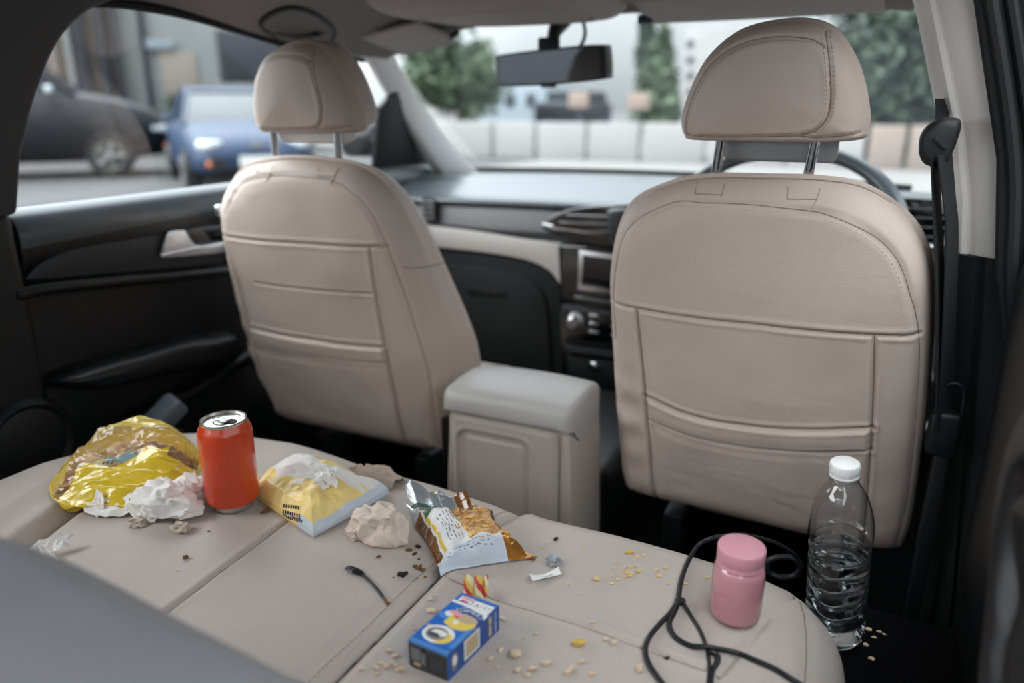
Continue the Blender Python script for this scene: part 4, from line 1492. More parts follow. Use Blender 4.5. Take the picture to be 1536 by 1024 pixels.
M['wrap_white'] = mat('white_greaseproof', (238, 232, 226), 0.45, bump=0.35, bscale=70, bdist=0.004)
M['wrap_blue'] = mat('bluish_white_foil_paper', (205, 212, 222), 0.35, bump=0.5, bscale=60, bdist=0.004)
M['gold_foil'] = mat('gold_brown_foil', (178, 120, 52), 0.22, metal=0.55, bump=0.5, bscale=60, bdist=0.004)
M['brown_film'] = mat('brown_glossy_film', (118, 74, 34), 0.16, bump=0.25, bscale=40, bdist=0.004, coat=0.5)
M['silver_foil'] = mat('silver_foil', (190, 194, 200), 0.30, metal=0.7, bump=0.5, bscale=50, bdist=0.005)
M['bag_white'] = mat('white_bag_print', (226, 224, 222), 0.35, bump=0.3, bscale=60, bdist=0.003)
M['bag_green'] = mat('green_bag_print', (70, 98, 82), 0.3)
M['bag_yellow'] = mat('yellow_bag_print', (220, 180, 62), 0.35)
M['crisp'] = mat('golden_crisp', (236, 190, 116), 0.6, var=0.22, vscale=50, bump=0.4, bscale=260, bdist=0.001)
M['crisp_dark'] = mat('toasted_crisp', (210, 152, 84), 0.6, var=0.25, vscale=50, bump=0.4, bscale=260, bdist=0.001)
M['crumb_pale'] = mat('pale_crumb', (224, 198, 168), 0.8, var=0.12, vscale=200)
M['crumb_yellow'] = mat('yellow_crumb', (228, 186, 92), 0.7, var=0.15, vscale=200)
M['crumb_tan'] = mat('tan_crumb', (224, 192, 142), 0.7, var=0.15, vscale=200)
M['crumb_brown'] = mat('brown_crumb', (120, 84, 50), 0.8, var=0.3, vscale=200)
M['crumb_dark'] = mat('burnt_crumb', (44, 34, 28), 0.8, var=0.3, vscale=200)
M['box_blue'] = mat('blue_carton', (30, 104, 190), 0.38)
M['box_navy'] = mat('navy_carton', (36, 76, 146), 0.38)
M['box_mid'] = mat('light_blue_carton', (84, 138, 206), 0.38)
M['box_yellow'] = mat('yellow_carton', (236, 204, 96), 0.4)
M['box_tan'] = mat('tan_carton', (196, 172, 140), 0.45)
M['box_red'] = mat('red_print', (206, 72, 62), 0.45)
M['box_pink'] = mat('pink_print', (228, 160, 166), 0.45)
M['box_grey'] = mat('dark_grey_carton', (68, 68, 70), 0.5)
M['white_print'] = mat('white_print', (236, 234, 230), 0.45)
M['spoon'] = mat('black_spoon_plastic', (24, 24, 26), 0.35)
M['jar_glass'] = pane('jar_glass', (0.96, 0.94, 0.94), gloss=0.06, grough=0.03)
M['jar_pink'] = mat('pink_cream', (214, 152, 162), 0.35, coat=0.25)
M['jar_cap'] = mat('pink_cap', (212, 148, 162), 0.30, coat=0.2)
M['cable'] = mat('black_cable', (22, 24, 27), 0.42)
M['pet'] = pane('clear_bottle_plastic', (0.93, 0.945, 0.955), gloss=0.09, grough=0.02)
M['water'] = mat('water', (236, 244, 248), 0.0, trans=1.0, ior=1.33)
M['white_cap'] = mat('white_cap', (236, 234, 232), 0.42)


def lathe_t(mb, prof, base, axis=None, n=64, cap0=False, cap1=False):
    R = None
    if axis is not None:
        z = np.array(axis, float)
        z /= np.linalg.norm(z)
        x = np.cross([0, 1.0, 0], z)
        x /= np.linalg.norm(x)
        R = np.column_stack([x, np.cross(z, x), z])
    mb.add(*lathe(prof, n, base, R, cap0, cap1))
    return mb


# ---------------------------------------------------------------- can
cx, cy = -0.690, 0.618
cz = max(seat_z(cx + a_, cy + b_) for a_ in (-.02, 0, .02) for b_ in (-.02, 0, .02)) + 0.0002
can = thing('drink_can', 'open orange drink can standing between the yellow bag and yellow wrapper', 'can', (cx, cy, cz))
mb = lathe_t(MB(), [(0.0285, 0.0085), (0.0318, 0.0115), (0.0331, 0.016), (0.0331, 0.103), (0.0326, 0.1065), (0.0312, 0.1105), (0.0285, 0.1155), (0.0276, 0.1178)], (cx, cy, cz))
mb.build('can_body', M['can_paint'], can)
mb = lathe_t(MB(), [(0.0, 0.007), (0.021, 0.004), (0.0235, 0.0), (0.026, 0.0015), (0.0287, 0.0088)], (cx, cy, cz))
mb.build('can_base', M['alu'], can)
mb = lathe_t(MB(), [(0.0276, 0.1176), (0.0282, 0.1190), (0.0282, 0.1206), (0.0272, 0.1214), (0.0262, 0.1206), (0.0255, 0.1160), (0.0240, 0.1152), (0.0225, 0.1168), (0.0, 0.1172)], (cx, cy, cz))
lid = mb.build('can_lid', M['alu'], can)
mb = MB()
a = np.linspace(0, 2 * PI, 28, endpoint=False)
q = np.column_stack([cx + 0.008 + 0.0088 * np.cos(a), cy + 0.004 + 0.0066 * np.sin(a), np.full(28, cz + 0.1177)])
mb.add(q, [tuple(range(28))])
mb.build('drinking_hole', M['hole'], lid, 0)
mb = MB()
tb = np.column_stack([cx - 0.004 + 0.0105 * np.cos(a), cy - 0.002 + 0.0066 * np.sin(a), np.full(28, cz + 0.1192)])
mb.add(*tube(tb, 0.0013, 8, closed=True))
mb.add(*rbox((0.010, 0.009, 0.0012), (cx + 0.002, cy, cz + 0.1188), 0.0005))
mb.build('pull_tab', M['alu'], lid)


# ---------------------------------------------------------------- crumpling helpers
def icosphere(n):
    bm = bmesh.new()
    bmesh.ops.create_icosphere(bm, subdivisions=n, radius=1)
    return from_bm(bm)


ICO = {k: icosphere(k) for k in (2, 3, 4, 5, 6)}


def crumple(c, dims, rz=0, seed=1, amp=0.32, freq=1.6, n=5, floor=True, sharp=1.0):
    """crumpled paper lump sitting at height c[2]"""
    v, f = ICO[n]
    r = 1 + amp * ridge(v * freq + seed * 3.7, seed, 2) * sharp - amp * 0.3
    w = v * r[:, None]
    w = w + 0.12 * np.stack([fbm(v * 2.3 + 7, seed + 9), fbm(v * 2.3 + 31, seed + 8), fbm(v * 2.3 + 57, seed + 7)], 1)
    w = w * np.array(dims)
    if floor:
        zmin = -0.55 * dims[2]
        w[:, 2] = np.maximum(w[:, 2], zmin + 0.04 * (w[:, 2] - zmin)) - zmin
    w = w @ rot(0, 0, rz).T
    return w + np.array(c), f


def sheet(pts_fn, nu=40, nv=40, th=0.0006):
    """thin sheet from a function (u,v in 0..1) -> point; given a little thickness"""
    U, V = np.meshgrid(np.linspace(0, 1, nu), np.linspace(0, 1, nv), indexing='ij')
    P = pts_fn(U, V)
    N = np.cross(np.gradient(P, axis=0), np.gradient(P, axis=1))
    N /= np.linalg.norm(N, axis=2)[..., None] + 1e-12
    v1, f1 = grid(P)
    v2, f2 = grid(P - N * th)
    n = len(v1)
    f = list(f1) + [tuple(reversed([i + n for i in q])) for q in f2]
    b = [i * nv for i in range(nu)] + [(nu - 1) * nv + j for j in range(1, nv)] + [i * nv + nv - 1 for i in range(nu - 2, -1, -1)] + [j for j in range(nv - 2, 0, -1)]
    for i, j in zip(b, b[1:] + b[:1]):
        f.append((i, j, j + n, i + n))
    return np.vstack([v1, v2]), f


def seat_pts(px, py, dz=0.0):
    p = on_seat(px, py)
    p = p + np.array([0, 0, dz])
    return p


def rest(mb, gap=0.0005):
    """drop everything collected in mb so its lowest point rests on the bench"""
    V = np.vstack(mb.v)
    k = V[:, 2].argsort()[:max(12, len(V) // 40)]
    d = min(V[i, 2] - seat_z(V[i, 0], V[i, 1]) for i in k)
    for a_ in mb.v:
        a_[:, 2] -= d - gap
    return mb


E1 = np.array([RGT[0], RGT[1], 0.0])
E2 = np.array([-RGT[1], RGT[0], 0.0])
EZ = np.array([0, 0, 1.0])

# ---------------------------------------------------------------- yellow bag of rubbish
bc = np.array([-0.868, 0.600, 0]) + 0.012 * E1 - 0.006 * E2
bz = seat_z(bc[0], bc[1])
bag = thing('plastic_bag', 'yellow plastic bag of food rubbish with a clear window, left of the can', 'plastic bag', (bc[0], bc[1], bz))
NT, NG = 400, 160
th = np.linspace(0, 2 * PI, NT, endpoint=False)
r0 = 1 / (np.abs(np.cos(th)) ** 2.4 + np.abs(np.sin(th)) ** 2.4) ** (1 / 2.4)
r0 = r0 * (1 + 0.05 * fbm(np.stack([np.cos(th) * 1.6, np.sin(th) * 1.6, 0 * th], 1), 3, 2)) - 0.10 * np.exp(-((th - 0.75) / 0.45) ** 2) - 0.06 * np.exp(-((th - 2.5) / 0.4) ** 2)
L1, L2 = 0.090, 0.074


def bag_pt(th_, r_, k):
    """k from 0 (base edge) over the rim (0.3) to the middle of the top (1)"""
    s = np.interp(k, [0, 0.12, 0.30, 0.36, 0.5, 0.7, 1.0], [0.74, 0.90, 1.0, 0.985, 0.80, 0.45, 0.0])
    zz = np.interp(k, [0, 0.12, 0.30, 0.36, 0.5, 0.7, 1.0], [0.0, 0.010, 0.031, 0.036, 0.053, 0.062, 0.063])
    a = np.cos(th_) * r_ * s
    b = np.sin(th_) * r_ * s
    lift = np.clip((k - 0.05) / 0.3, 0, 1)
    z = zz * (1 + 0.30 * b) + lift * 0.014 * np.clip(b, -0.6, 1)
    P3 = np.stack([a * 2.0, b * 2.0, z * 20], -1)
    wr = np.clip((k - 0.25) / 0.2, 0, 1)
    z = z + wr * (0.0045 * ridge(np.stack([a * 1.1 + b * 0.5, b * 4.2 - a * 0.9, 0 * a], -1), 12, 3) - 0.002) + 0.0022 * fbm(P3 * 1.7, 4, 3) * lift
    z = z - wr * 0.012 * np.exp(-((a + 0.15) ** 2 + (b - 0.05) ** 2) / 0.16)
    side = (1 - wr) * 0.004 * ridge(np.stack([np.cos(th_) * 2, np.sin(th_) * 2, z * 45], -1), 8, 2)
    zs = SEATG(bc[0] + L1 * a * E1[0] + L2 * b * E2[0], bc[1] + L1 * a * E1[1] + L2 * b * E2[1]) - bz
    z = np.maximum(z + 0.6 * zs * (1 - lift), zs + 0.001)
    return bc + (L1 * a + side * np.cos(th_))[..., None] * E1 + (L2 * b + side * np.sin(th_))[..., None] * E2 + (bz + np.maximum(z, 0.0008))[..., None] * EZ, a, b


GX, GY = np.linspace(-1.04, 0.02, 213), np.linspace(0.40, 0.80, 81)
GZ = np.array([[seat_z(x, y) for y in GY] for x in GX])


def SEATG(x, y):
    """bench height looked up on a grid (soft things bridge the narrow seams)"""
    fx = np.clip((np.asarray(x) - GX[0]) / (GX[1] - GX[0]), 0, len(GX) - 1.001)
    fy = np.clip((np.asarray(y) - GY[0]) / (GY[1] - GY[0]), 0, len(GY) - 1.001)
    i, j = fx.astype(int), fy.astype(int)
    u, v = fx - i, fy - j
    return (GZ[i, j] * (1 - u) * (1 - v) + GZ[i + 1, j] * u * (1 - v) + GZ[i, j + 1] * (1 - u) * v + GZ[i + 1, j + 1] * u * v)


K, TH = np.meshgrid(np.linspace(0, 0.995, NG), th, indexing='ij')
Pb, ab_, bb_ = bag_pt(TH, r0[None, :].repeat(NG, 0), K)
v, f = grid(Pb, closed_v=True)
fa = np.array(f)
fk = K.reshape(-1)[fa].mean(1)
fA = ab_.reshape(-1)[fa].mean(1)
fB = bb_.reshape(-1)[fa].mean(1)
wob = 0.08 * fbm(np.stack([fA * 4, fB * 4, 0 * fA], 1), 6, 2)
flap = (fB < -0.22 + 0.42 * np.clip(fA + 0.15, -1, 1) + wob) & (fA > -0.62 + wob)
lowb = fk < 0.33
rim_back = (fB > 0.50 + wob) | ((fA < -0.80 + wob))
clear_c = (fA > 0.66 + wob) & (fB > -0.1)
kind = np.where(lowb | (flap & ~clear_c), 0, np.where(rim_back & ~clear_c, 1, 2))
m_all = kind
mb = MB()
sel = kind == 0
mb.add(v, [tuple(q) for q in fa[sel]])
bot = [tuple(range(NT - 1, -1, -1))]
mb.add(Pb[0], bot)
mb.build('bag_body', M['yellow_film'], bag, 180)
mb = MB()
mb.add(v, [tuple(q) for q in fa[kind == 1]])
mb.build('thin_edge', M['yellow_thin'], bag, 180, label='thin see-through yellow edge')
mb = MB()
mb.add(v, [tuple(q) for q in fa[kind == 2]])
mb.build('clear_window', M['clear_film'], bag, 180, label='clear film window')
mb = MB()
for t0, t1 in ((3.25, 6.0),):
    tt = np.linspace(t0, t1, 60)
    ri = np.interp(tt, th, r0)
    q, _, _ = bag_pt(tt, ri, np.full(60, 0.315))
    mb.add(*tube(q, 0.0011, 6))
mb.build('fold_crease', M['yellow_film'], bag, 180)


def inbag(a, b, z):
    return bc + L1 * a * E1 + L2 * b * E2 + np.array([0, 0, bz + z])


for i, (a, b, z, dims, rz, mk, lab) in enumerate([
        (-0.38, 0.06, 0.0035, (0.040, 0.020, 0.026), 12, 'food_brown', 'brown crumpled wrapping at the left end inside the yellow bag'),
        (-0.14, 0.36, 0.0035, (0.044, 0.018, 0.029), 20, 'food_brown', 'long brown strip of wrapping at the back inside the yellow bag'),
        (0.22, 0.26, 0.0035, (0.034, 0.022, 0.028), -10, 'food_dark', 'dark brown wrapping in the middle inside the yellow bag'),
        (0.52, 0.12, 0.0035, (0.028, 0.020, 0.024), 5, 'food_dark', 'dark brown wrapping near the can inside the yellow bag'),
        (-0.30, -0.28, 0.0035, (0.040, 0.016, 0.021), 25, 'food_dark', 'brown scrap against the front fold inside the yellow bag')]):
    mb = MB()
    mb.add(*crumple(inbag(a, b, z), dims, rz + 25, 40 + i, 0.4, 2.0, 5, floor=True))
    o = mb.build('food_wrapper', M[mk], None, 60)
    tag(o, lab, 'wrapper', 'food wrappings inside the yellow bag')
mb = MB()
pc = inbag(-0.26, -0.08, 0.040)
mb.add(*sheet(lambda U, V: pc + ((U - .5) * 0.040)[..., None] * (E1 * .8 + E2 * .6) + ((V - .5) * 0.016)[..., None] * (E2 * .75 - E1 * .6 + EZ * .5) + (0.003 * np.sin(U * 6))[..., None] * EZ, 24, 12))
lb = mb.build('paper_label', [M['cream']], None, 60)
tag(lb, 'cream paper label with dark writing seen through the bag window', 'label')
mb = MB()
for k in range(3):
    q0 = pc + (-0.010 + 0.006 * k) * (E1 * .8 + E2 * .6) + 0.0012 * EZ
    mb.add(*tube([q0 - 0.003 * E2 - 0.0015 * EZ, q0 + 0.002 * E1 + 0.003 * E2 + 0.003 * EZ], 0.0008, 5))
mb.build('lettering', M['ink'], lb, 0)
mb = MB()
pc2 = inbag(-0.05, 0.03, 0.046)
mb.add(*sheet(lambda U, V: pc2 + ((U - .5) * 0.048)[..., None] * (E1 * .9 + E2 * .35) + ((V - .5) * 0.014)[..., None] * (E2 * .8 + EZ * .3) + (0.003 * np.sin(U * 9 + V * 3))[..., None] * EZ, 24, 12))
tag(mb.build('paper_scrap', M['blue_label'], None, 60), 'pale blue paper scrap inside the yellow bag', 'paper scrap')


# ---------------------------------------------------------------- tissues
def petal(c, d1, d2, l1, l2, up, seed, curl=0.6):
    """folded sheet: c centre, spreads along d1/d2, bends upward"""
    c, d1, d2 = np.array(c), np.array(d1), np.array(d2)

    def fn(U, V):
        u, v = U - .5, V - .5
        P3 = np.stack([U * 2.6 + seed, V * 2.6, 0 * U], -1)
        z = up * (0.55 * np.abs(u) ** 1.4 * curl + 0.30 * ridge(P3, seed, 3) + 0.35 * fbm(P3 * 1.2, seed + 3, 2))
        w = 1 - 0.35 * np.abs(u) * 2 + 0.2 * fbm(P3 * 1.5 + 5, seed + 5, 2)
        return c + (u * l1 * (1 + 0.15 * np.sin(V * 5 + seed)))[..., None] * d1 + (v * l2 * w)[..., None] * d2 + z[..., None] * EZ
    return sheet(fn, 46, 46, 0.0005)


def tissue(name, label, cat, group, pieces, m_, stains=()):
    mb = MB()
    for p in pieces:
        mb.add(*p)
    rest(mb)
    o = mb.build(name, m_, None, 75)
    tag(o, label, cat, group)
    return o


def sp(px, py, dz=0.0):
    return seat_pts(px, py, dz)


TG = 'used tissues on the bench'
p1 = sp(250, 772)
tissue('tissue', 'large crumpled white tissue in front of the yellow bag', 'tissue', TG, [
    crumple(p1 + 0.004 * EZ, (0.028, 0.020, 0.019), 10, 3, 0.50, 1.0, 6),
    petal(p1 - 0.012 * E1 - 0.012 * E2 + 0.010 * EZ, E1 * .7 - E2 * .3, E2 * .5 + EZ * .85, 0.040, 0.036, 0.012, 61, 1.4),
    petal(p1 + 0.006 * E1 - 0.014 * E2 + 0.008 * EZ, E1 * .6 + E2 * .4, -E2 * .5 + EZ * .85, 0.034, 0.030, 0.010, 63, 1.4),
    petal(p1 - 0.026 * E1 + 0.012 * EZ, E1 * .9 + EZ * .3, E2 * .6 + EZ * .8, 0.040, 0.036, 0.016, 2),
    petal(p1 + 0.010 * E1 + 0.020 * E2 + 0.022 * EZ, E1, E2 * .5 + EZ * .8, 0.045, 0.034, 0.018, 5),
    crumple(p1 + 0.028 * E1 - 0.006 * E2, (0.019, 0.012, 0.011), 35, 9, 0.5, 1.1, 5)], M['tissue'])
p2 = sp(168, 772)
tissue('tissue', 'flat curled white tissue at the left foot of the yellow bag', 'tissue', TG, [
    petal(p2 + 0.006 * EZ, E1 * .95 - E2 * .1, E2 * .7 + EZ * .5, 0.062, 0.030, 0.012, 7, 1.6),
    petal(p2 - 0.016 * E1 + 0.010 * EZ, E1 * .6 + EZ * .2, E2 * .5 + EZ * .9, 0.030, 0.026, 0.010, 13, 1.0)], M['tissue'])
p3 = sp(294, 755)
tissue('tissue', 'small white tissue wedged beside the foot of the orange can', 'tissue', TG, [crumple(p3, (0.013, 0.014, 0.021), 0, 15, 0.42, 1.6, 5)], M['tissue'])
for px, py, s, lab in ((272, 797, 0.0068, 'grey-stained tissue shred under the large white tissue, nearer the can'), (206, 788, 0.0060, 'grey-stained tissue shred under the large white tissue, nearer the bag')):
    mb = rest(MB().add(*crumple(sp(px, py), (s * 1.3, s, s), 20, int(px), 0.45, 1.8, 4)))
    tag(mb.build('tissue_shred', M['stain'], None, 40), lab, 'tissue shred', 'stained tissue shreds')
p4 = sp(86, 832)
tissue('tissue', 'torn white tissue by the blurred backrest, far left of the bench', 'tissue', TG, [
    petal(p4 - 0.006 * E1 + 0.006 * EZ, E1 * .8 + E2 * .3, E2 * .7 + EZ * .5, 0.050, 0.024, 0.014, 21, 1.0),
    petal(p4 + 0.004 * E1 - 0.018 * E2 + 0.004 * EZ, E1 * .7 - E2 * .5, E2 * .6 + EZ * .3, 0.044, 0.022, 0.010, 25, 0.8)], M['tissue'])
p5 = sp(570, 806)
tissue('tissue', 'crumpled beige tissue between the yellow wrapper and the crisp bag', 'tissue', TG, [
    crumple(p5, (0.029, 0.019, 0.024), 8, 31, 0.32, 1.15, 6), crumple(p5 - 0.026 * E1 + 0.002 * E2, (0.011, 0.011, 0.012), 0, 37, 0.34, 1.2, 5)], M['tissue_beige'])


def nap(U, V):
    c = at_z(578, 712, SEAT_Z)
    u, v = U - .5, V - .5
    x = c[0] + 0.085 * u * 1.0 + 0.01 * v
    y = c[1] - 0.020 + 0.042 * v * (1 - 0.4 * np.abs(u)) - 0.02 * u
    y = np.minimum(y, 0.786 + 0.004 * np.sin(U * 9))
    z = np.array([[seat_z(a, min(b, 0.778)) for a, b in zip(r, s)] for r, s in zip(x, y)])
    P3 = np.stack([U * 2.2 - V * 1.2, V * 3 + U, 0 * U], -1)
    return np.stack([x, y, z + 0.006 + 0.005 * ridge(P3, 51, 3)], -1)


mb = MB()
mb.add(*sheet(nap, 44, 30))
tag(rest(mb, 0.0).build('tissue', M['napkin'], None, 40), 'thin taupe tissue lying at the front edge behind the yellow wrapper', 'tissue', TG)

# ---------------------------------------------------------------- yellow-and-white food wrapper
wl = [(381, 741), (388, 722), (404, 707), (430, 695), (462, 691), (498, 697), (530, 709), (556, 727), (580, 741), (584, 743), (580, 745), (548, 764), (512, 784), (475, 804), (471, 807), (467, 804), (446, 790), (414, 768), (392, 754)]
W2 = resample(smooth_loop([at_z(px, py, SEAT_Z + (0.006 if i > 7 or i == 0 else 0.012))[:2] for i, (px, py) in enumerate(wl)], 6), 240)
wc_ = np.array([-0.608, 0.672])
wz = seat_z(*wc_)
wr_ = thing('food_wrapper', 'yellow and white greaseproof food wrapper lying puffed up beside the can', 'wrapper', (wc_[0], wc_[1], wz))
ks = np.linspace(0, 0.997, 110)
s_ = np.interp(ks, [0, 0.10, 0.16, 1], [0.93, 1.0, 0.985, 0.0])
h_ = np.interp(ks, [0, 0.10, 0.16, 0.22, 0.35, 0.6, 1], [0.0, 0.008, 0.013, 0.018, 0.028, 0.036, 0.038])
G = wc_ + s_[:, None, None] * (W2 - wc_)[None]
X, Y_ = G[..., 0], G[..., 1]
uu = (X - wc_[0]) / 0.08
vv = (Y_ - wc_[1]) / 0.07
P3 = np.stack([X * 22, Y_ * 22, 0 * X], -1)
wrk = np.clip((ks - 0.10) / 0.2, 0, 1)[:, None]
twist = np.exp(-((uu - 0.28) ** 2 + (vv + 0.05) ** 2) / 0.05)
Zw = wz + h_[:, None] * (1 - 0.25 * uu * 0 + 0.15 * vv) + wrk * (0.0075 * ridge(P3 * 0.8, 61, 3) - 0.003 + 0.004 * fbm(P3 * 1.6, 63, 2)) + wrk * 0.006 * twist
# open front-right edge stands up as a flat lip
Pw = np.stack([X, Y_, np.maximum(Zw, wz + 0.0006 + 0 * Zw)], -1)
v, f = grid(Pw, closed_v=True)
fa = np.array(f)
fx = X.reshape(-1)[fa].mean(1)
fy = Y_.reshape(-1)[fa].mean(1)
fk = np.repeat(ks[:, None], 240, 1).reshape(-1)[fa].mean(1)
fu, fv = (fx - wc_[0]) / 0.08, (fy - wc_[1]) / 0.07
wob = 0.10 * fbm(np.stack([fu * 3, fv * 3, 0 * fu], 1), 71, 2)
front = (fk < 0.24) & (fu > 0.42 + 0.12 * fv)
white = ((fv + 0.75 * fu > -0.50 + wob) & (fv - 0.25 * fu > 0.02 + wob) & (fv + 0.35 * fu < 0.62 + wob)) | ((fu > 0.18) & (fv > 0.36 + wob) & (fv < 0.72))
white |= (np.abs(fv - 1.9 * (fu + 0.05)) < 0.10) & (fu > -0.2) & (fu < 0.35)
mi = np.where(front, 2, np.where(white, 1, 0))
mb = MB()
mb.add(v, f, mi)
mb.build('wrapper_sheet', [M['wrap_yellow'], M['wrap_white'], M['wrap_blue']], wr_, 60)
# the twisted white tail in its middle
mb = MB()
c = np.array([wc_[0] + 0.028, wc_[1] - 0.004, wz + 0.050])
mb.add(*crumple(c - np.array([0, 0, 0.006]), (0.012, 0.012, 0.010), 0, 73, 0.4, 1.6, 4, floor=False))
mb.add(*petal(c + 0.010 * E1 - 0.006 * E2 + np.array([0, 0, -0.002]), E1 * .5 - E2 * .6 - EZ * .45, E1 * .8 + E2 * .3, 0.034, 0.014, 0.006, 75))
mb.add(*petal(c - 0.012 * E1 - 0.004 * E2 + np.array([0, 0, 0.001]), E1 * .8 + E2 * .3, E2 * .8 + EZ * .4, 0.026, 0.010, 0.006, 77))
mb.build('twisted_tail', M['wrap_white'], wr_, 40, label='white twisted paper tail')
# rows of dark print low on its near-left side
WT = BVHTree.FromPolygons([Vector(p) for p in v], f)


def on_mesh(T, px, py, lift=0.0006):
    r = Vector(ray(px, py)).normalized()
    h = T.ray_cast(Vector(CAM), r)
    if h[0] is None:
        return None
    return np.array(h[0] - r * lift)


def print_quads(mb, T, quads):
    for q in quads:
        p = [on_mesh(T, *a) for a in q]
        if any(a is None for a in p):
            continue
        mb.add(p, [(0, 1, 2, 3)])


mb = MB()
Q = []
for k in range(7):
    x = 425 + k * 3.6
    y = 755 + k * 0.5
    Q.append([(x, y + 1), (x + 2.2, y), (x + 2.0, y + 5), (x - 0.2, y + 6)])
for k in range(8):
    x = 424 + k * 3.4
    y = 764 + k * 0.9
    Q.append([(x, y), (x + 2.2, y + .4), (x + 2.2, y + 6), (x, y + 5.5)])
for k in range(9):
    x = 425 + k * 3.2
    y = 772 + k * 0.9
    Q.append([(x, y), (x + 2.4, y + .5), (x + 2.4, y + 4.5), (x, y + 4)])
Q.append([(424, 770.5), (451, 777.5), (451, 779), (424, 772)])
print_quads(mb, WT, Q)
mb.build('printed_text', M['ink'], wr_, 0)

# ---------------------------------------------------------------- crisp bag
cA, cB, cC, cD = [at_z(px, py, h)[:2] for px, py, h in ((661, 862, 0.364), (806, 838, 0.366), (738, 756, 0.395), (608, 764, 0.380))]
cb_c = 0.25 * (cA + cB + cC + cD)
cbz = seat_z(*cb_c)
cb = thing('crisp_bag', 'brown and white crisp bag with a clear window showing golden crisps', 'snack bag', (cb_c[0], cb_c[1], cbz))
NU, NV = 170, 230
U, V = np.meshgrid(np.linspace(0, 1, NU), np.linspace(0, 1, NV), indexing='ij')


def cbag(U, V, top=True):
    # edges drawn in where the pillow is fat
    pu = 0.05 * np.sin(PI * V)
    pv = 0.04 * np.sin(PI * U)
    u = pu + U * (1 - 2 * pu)
    v = pv + V * (1 - 2 * pv)
    w = lambda q: q[..., None]
    XY = w((1 - u) * (1 - v)) * cA + w(u * (1 - v)) * cB + w(u * v) * cC + w((1 - u) * v) * cD
    fat = (1 - np.abs(2 * U - 1) ** 3.4) * (1 - np.abs(2 * V - 1) ** np.where(V < 0.5, 6.0, 4.0))
    P3 = np.stack([U * 3.0, V * 4.2, 0 * U], -1)
    wr = 0.0050 * ridge(P3, 81, 3) + 0.0025 * fbm(P3 * 2.2, 83, 2)
    mid = 0.010 + 0.030 * V ** 3 * (1 - 0.75 * np.sin(PI * np.clip(U * 1.05, 0, 1))) + 0.016 * np.clip(V - 0.6, 0, 1) * np.clip(U - 0.5, 0, 1) * 2
    if top:
        z = mid + 0.042 * fat ** 0.8 + wr * np.clip(fat * 3, 0.25, 1)
    else:
        z = np.maximum(mid - 0.012 * fat ** 0.5 - 0.010 * fat, 0.0008) * np.where(V > 0.8, 1, 1)
    # curled end
    curl = np.clip((V - 0.84) / 0.16, 0, 1)
    z = z + (0.012 * np.sin(curl * PI * 0.5) * np.clip(1.0 - U * 1.6, 0, 1) if True else 0)
    zs = np.maximum(np.maximum(SEATG(XY[..., 0], XY[..., 1]), SEATG(XY[..., 0] - 0.02, XY[..., 1])), SEATG(XY[..., 0] + 0.02, XY[..., 1]))
    if not top:
        return np.concatenate([XY, w(np.maximum(cbz + z, zs + 0.001))], -1)
    return np.concatenate([XY, w(np.maximum(cbz + z, zs + 0.002))], -1)


Pt = cbag(U, V, True)
Pl = cbag(U, V, False)
Pl[0], Pl[-1], Pl[:, 0], Pl[:, -1] = Pt[0] - [0, 0, .0004], Pt[-1] - [0, 0, .0004], Pt[:, 0] - [0, 0, .0004], Pt[:, -1] - [0, 0, .0004]
v, f = grid(Pt)
fa = np.array(f)
fu = U.reshape(-1)[fa].mean(1)
fv = V.reshape(-1)[fa].mean(1)
wob = 0.03 * fbm(np.stack([fu * 4, fv * 5, 0 * fu], 1), 91, 2)
# 0 gold 1 brown 2 white 3 silver 4 green 5 yellow 6 grey ink 7 window 8 foil paper
mi = np.full(len(fa), 0)
mi[(fu < 0.40)] = 2
mi[(fu > 0.84 + wob)] = 1
mi[(fu > 0.84 + wob) & (fv > 0.55)] = 0
mi[fu < 0.075] = 1
mi[(fu >= 0.075) & (fu < 0.095)] = 2
mi[(fu >= 0.095) & (fu < 0.125)] = 5
near = fv < 0.17
mi[near & (fu < 0.72)] = 8
mi[near & (fu >= 0.72)] = 0
far = fv > 0.80 + 0.10 * fu
mi[far] = 3
mi[far & (fu > 0.62)] = 1
mi[far & (fu > 0.80)] = 0
gr = (np.abs(fv - (0.755 + 0.18 * np.clip(fu - 0.08, 0, 1) + wob * .6)) < 0.028) & (fu > 0.10) & (fu < 0.62)
mi[gr] = 4
gr2 = (np.abs(fu - 0.14) < 0.022) & (fv > 0.74) & (fv < 0.86)
mi[gr2] = 4
# lines of small print
line = ((fu * 80).astype(int) % 3 == 0) & (fu > 0.17) & (fu < 0.35) & (fv > 0.24) & (fv < 0.66)
wordy = _h(np.floor(fv * 70).astype(np.int64), np.floor(fu * 80).astype(np.int64), np.zeros(len(fu), np.int64), 5) > 0.42
mi[line & wordy & (mi == 2)] = 6
l2 = ((fv * 110).astype(int) % 3 == 0) & (fv < 0.145) & (fv > 0.07) & (fu > 0.10) & (fu < 0.60)
w2 = _h(np.floor(fu * 60).astype(np.int64), np.floor(fv * 110).astype(np.int64), np.zeros(len(fu), np.int64), 8) > 0.45
mi[l2 & w2] = 6
mi[(mi == 8) & (fv > 0.150)] = 2
win = (fu > 0.37 + 0.06 * np.sin(fv * 9) * 0.4 + wob) & (fu < 0.86 + wob) & (fv > 0.17) & (fv < 0.80 + 0.10 * fu)
win |= (fu > 0.5) & (fu < 0.97) & (fv > 0.62) & (fv < 0.97) & ~((fu < 0.8) & far)
mats = [M['gold_foil'], M['brown_film'], M['bag_white'], M['silver_foil'], M['bag_green'], M['bag_yellow'], M['grey_ink'], M['bag_white'], M['wrap_blue']]
mb = MB()
mb.add(v, [tuple(q) for q in fa[~win]], mi[~win])
n0 = len(v)
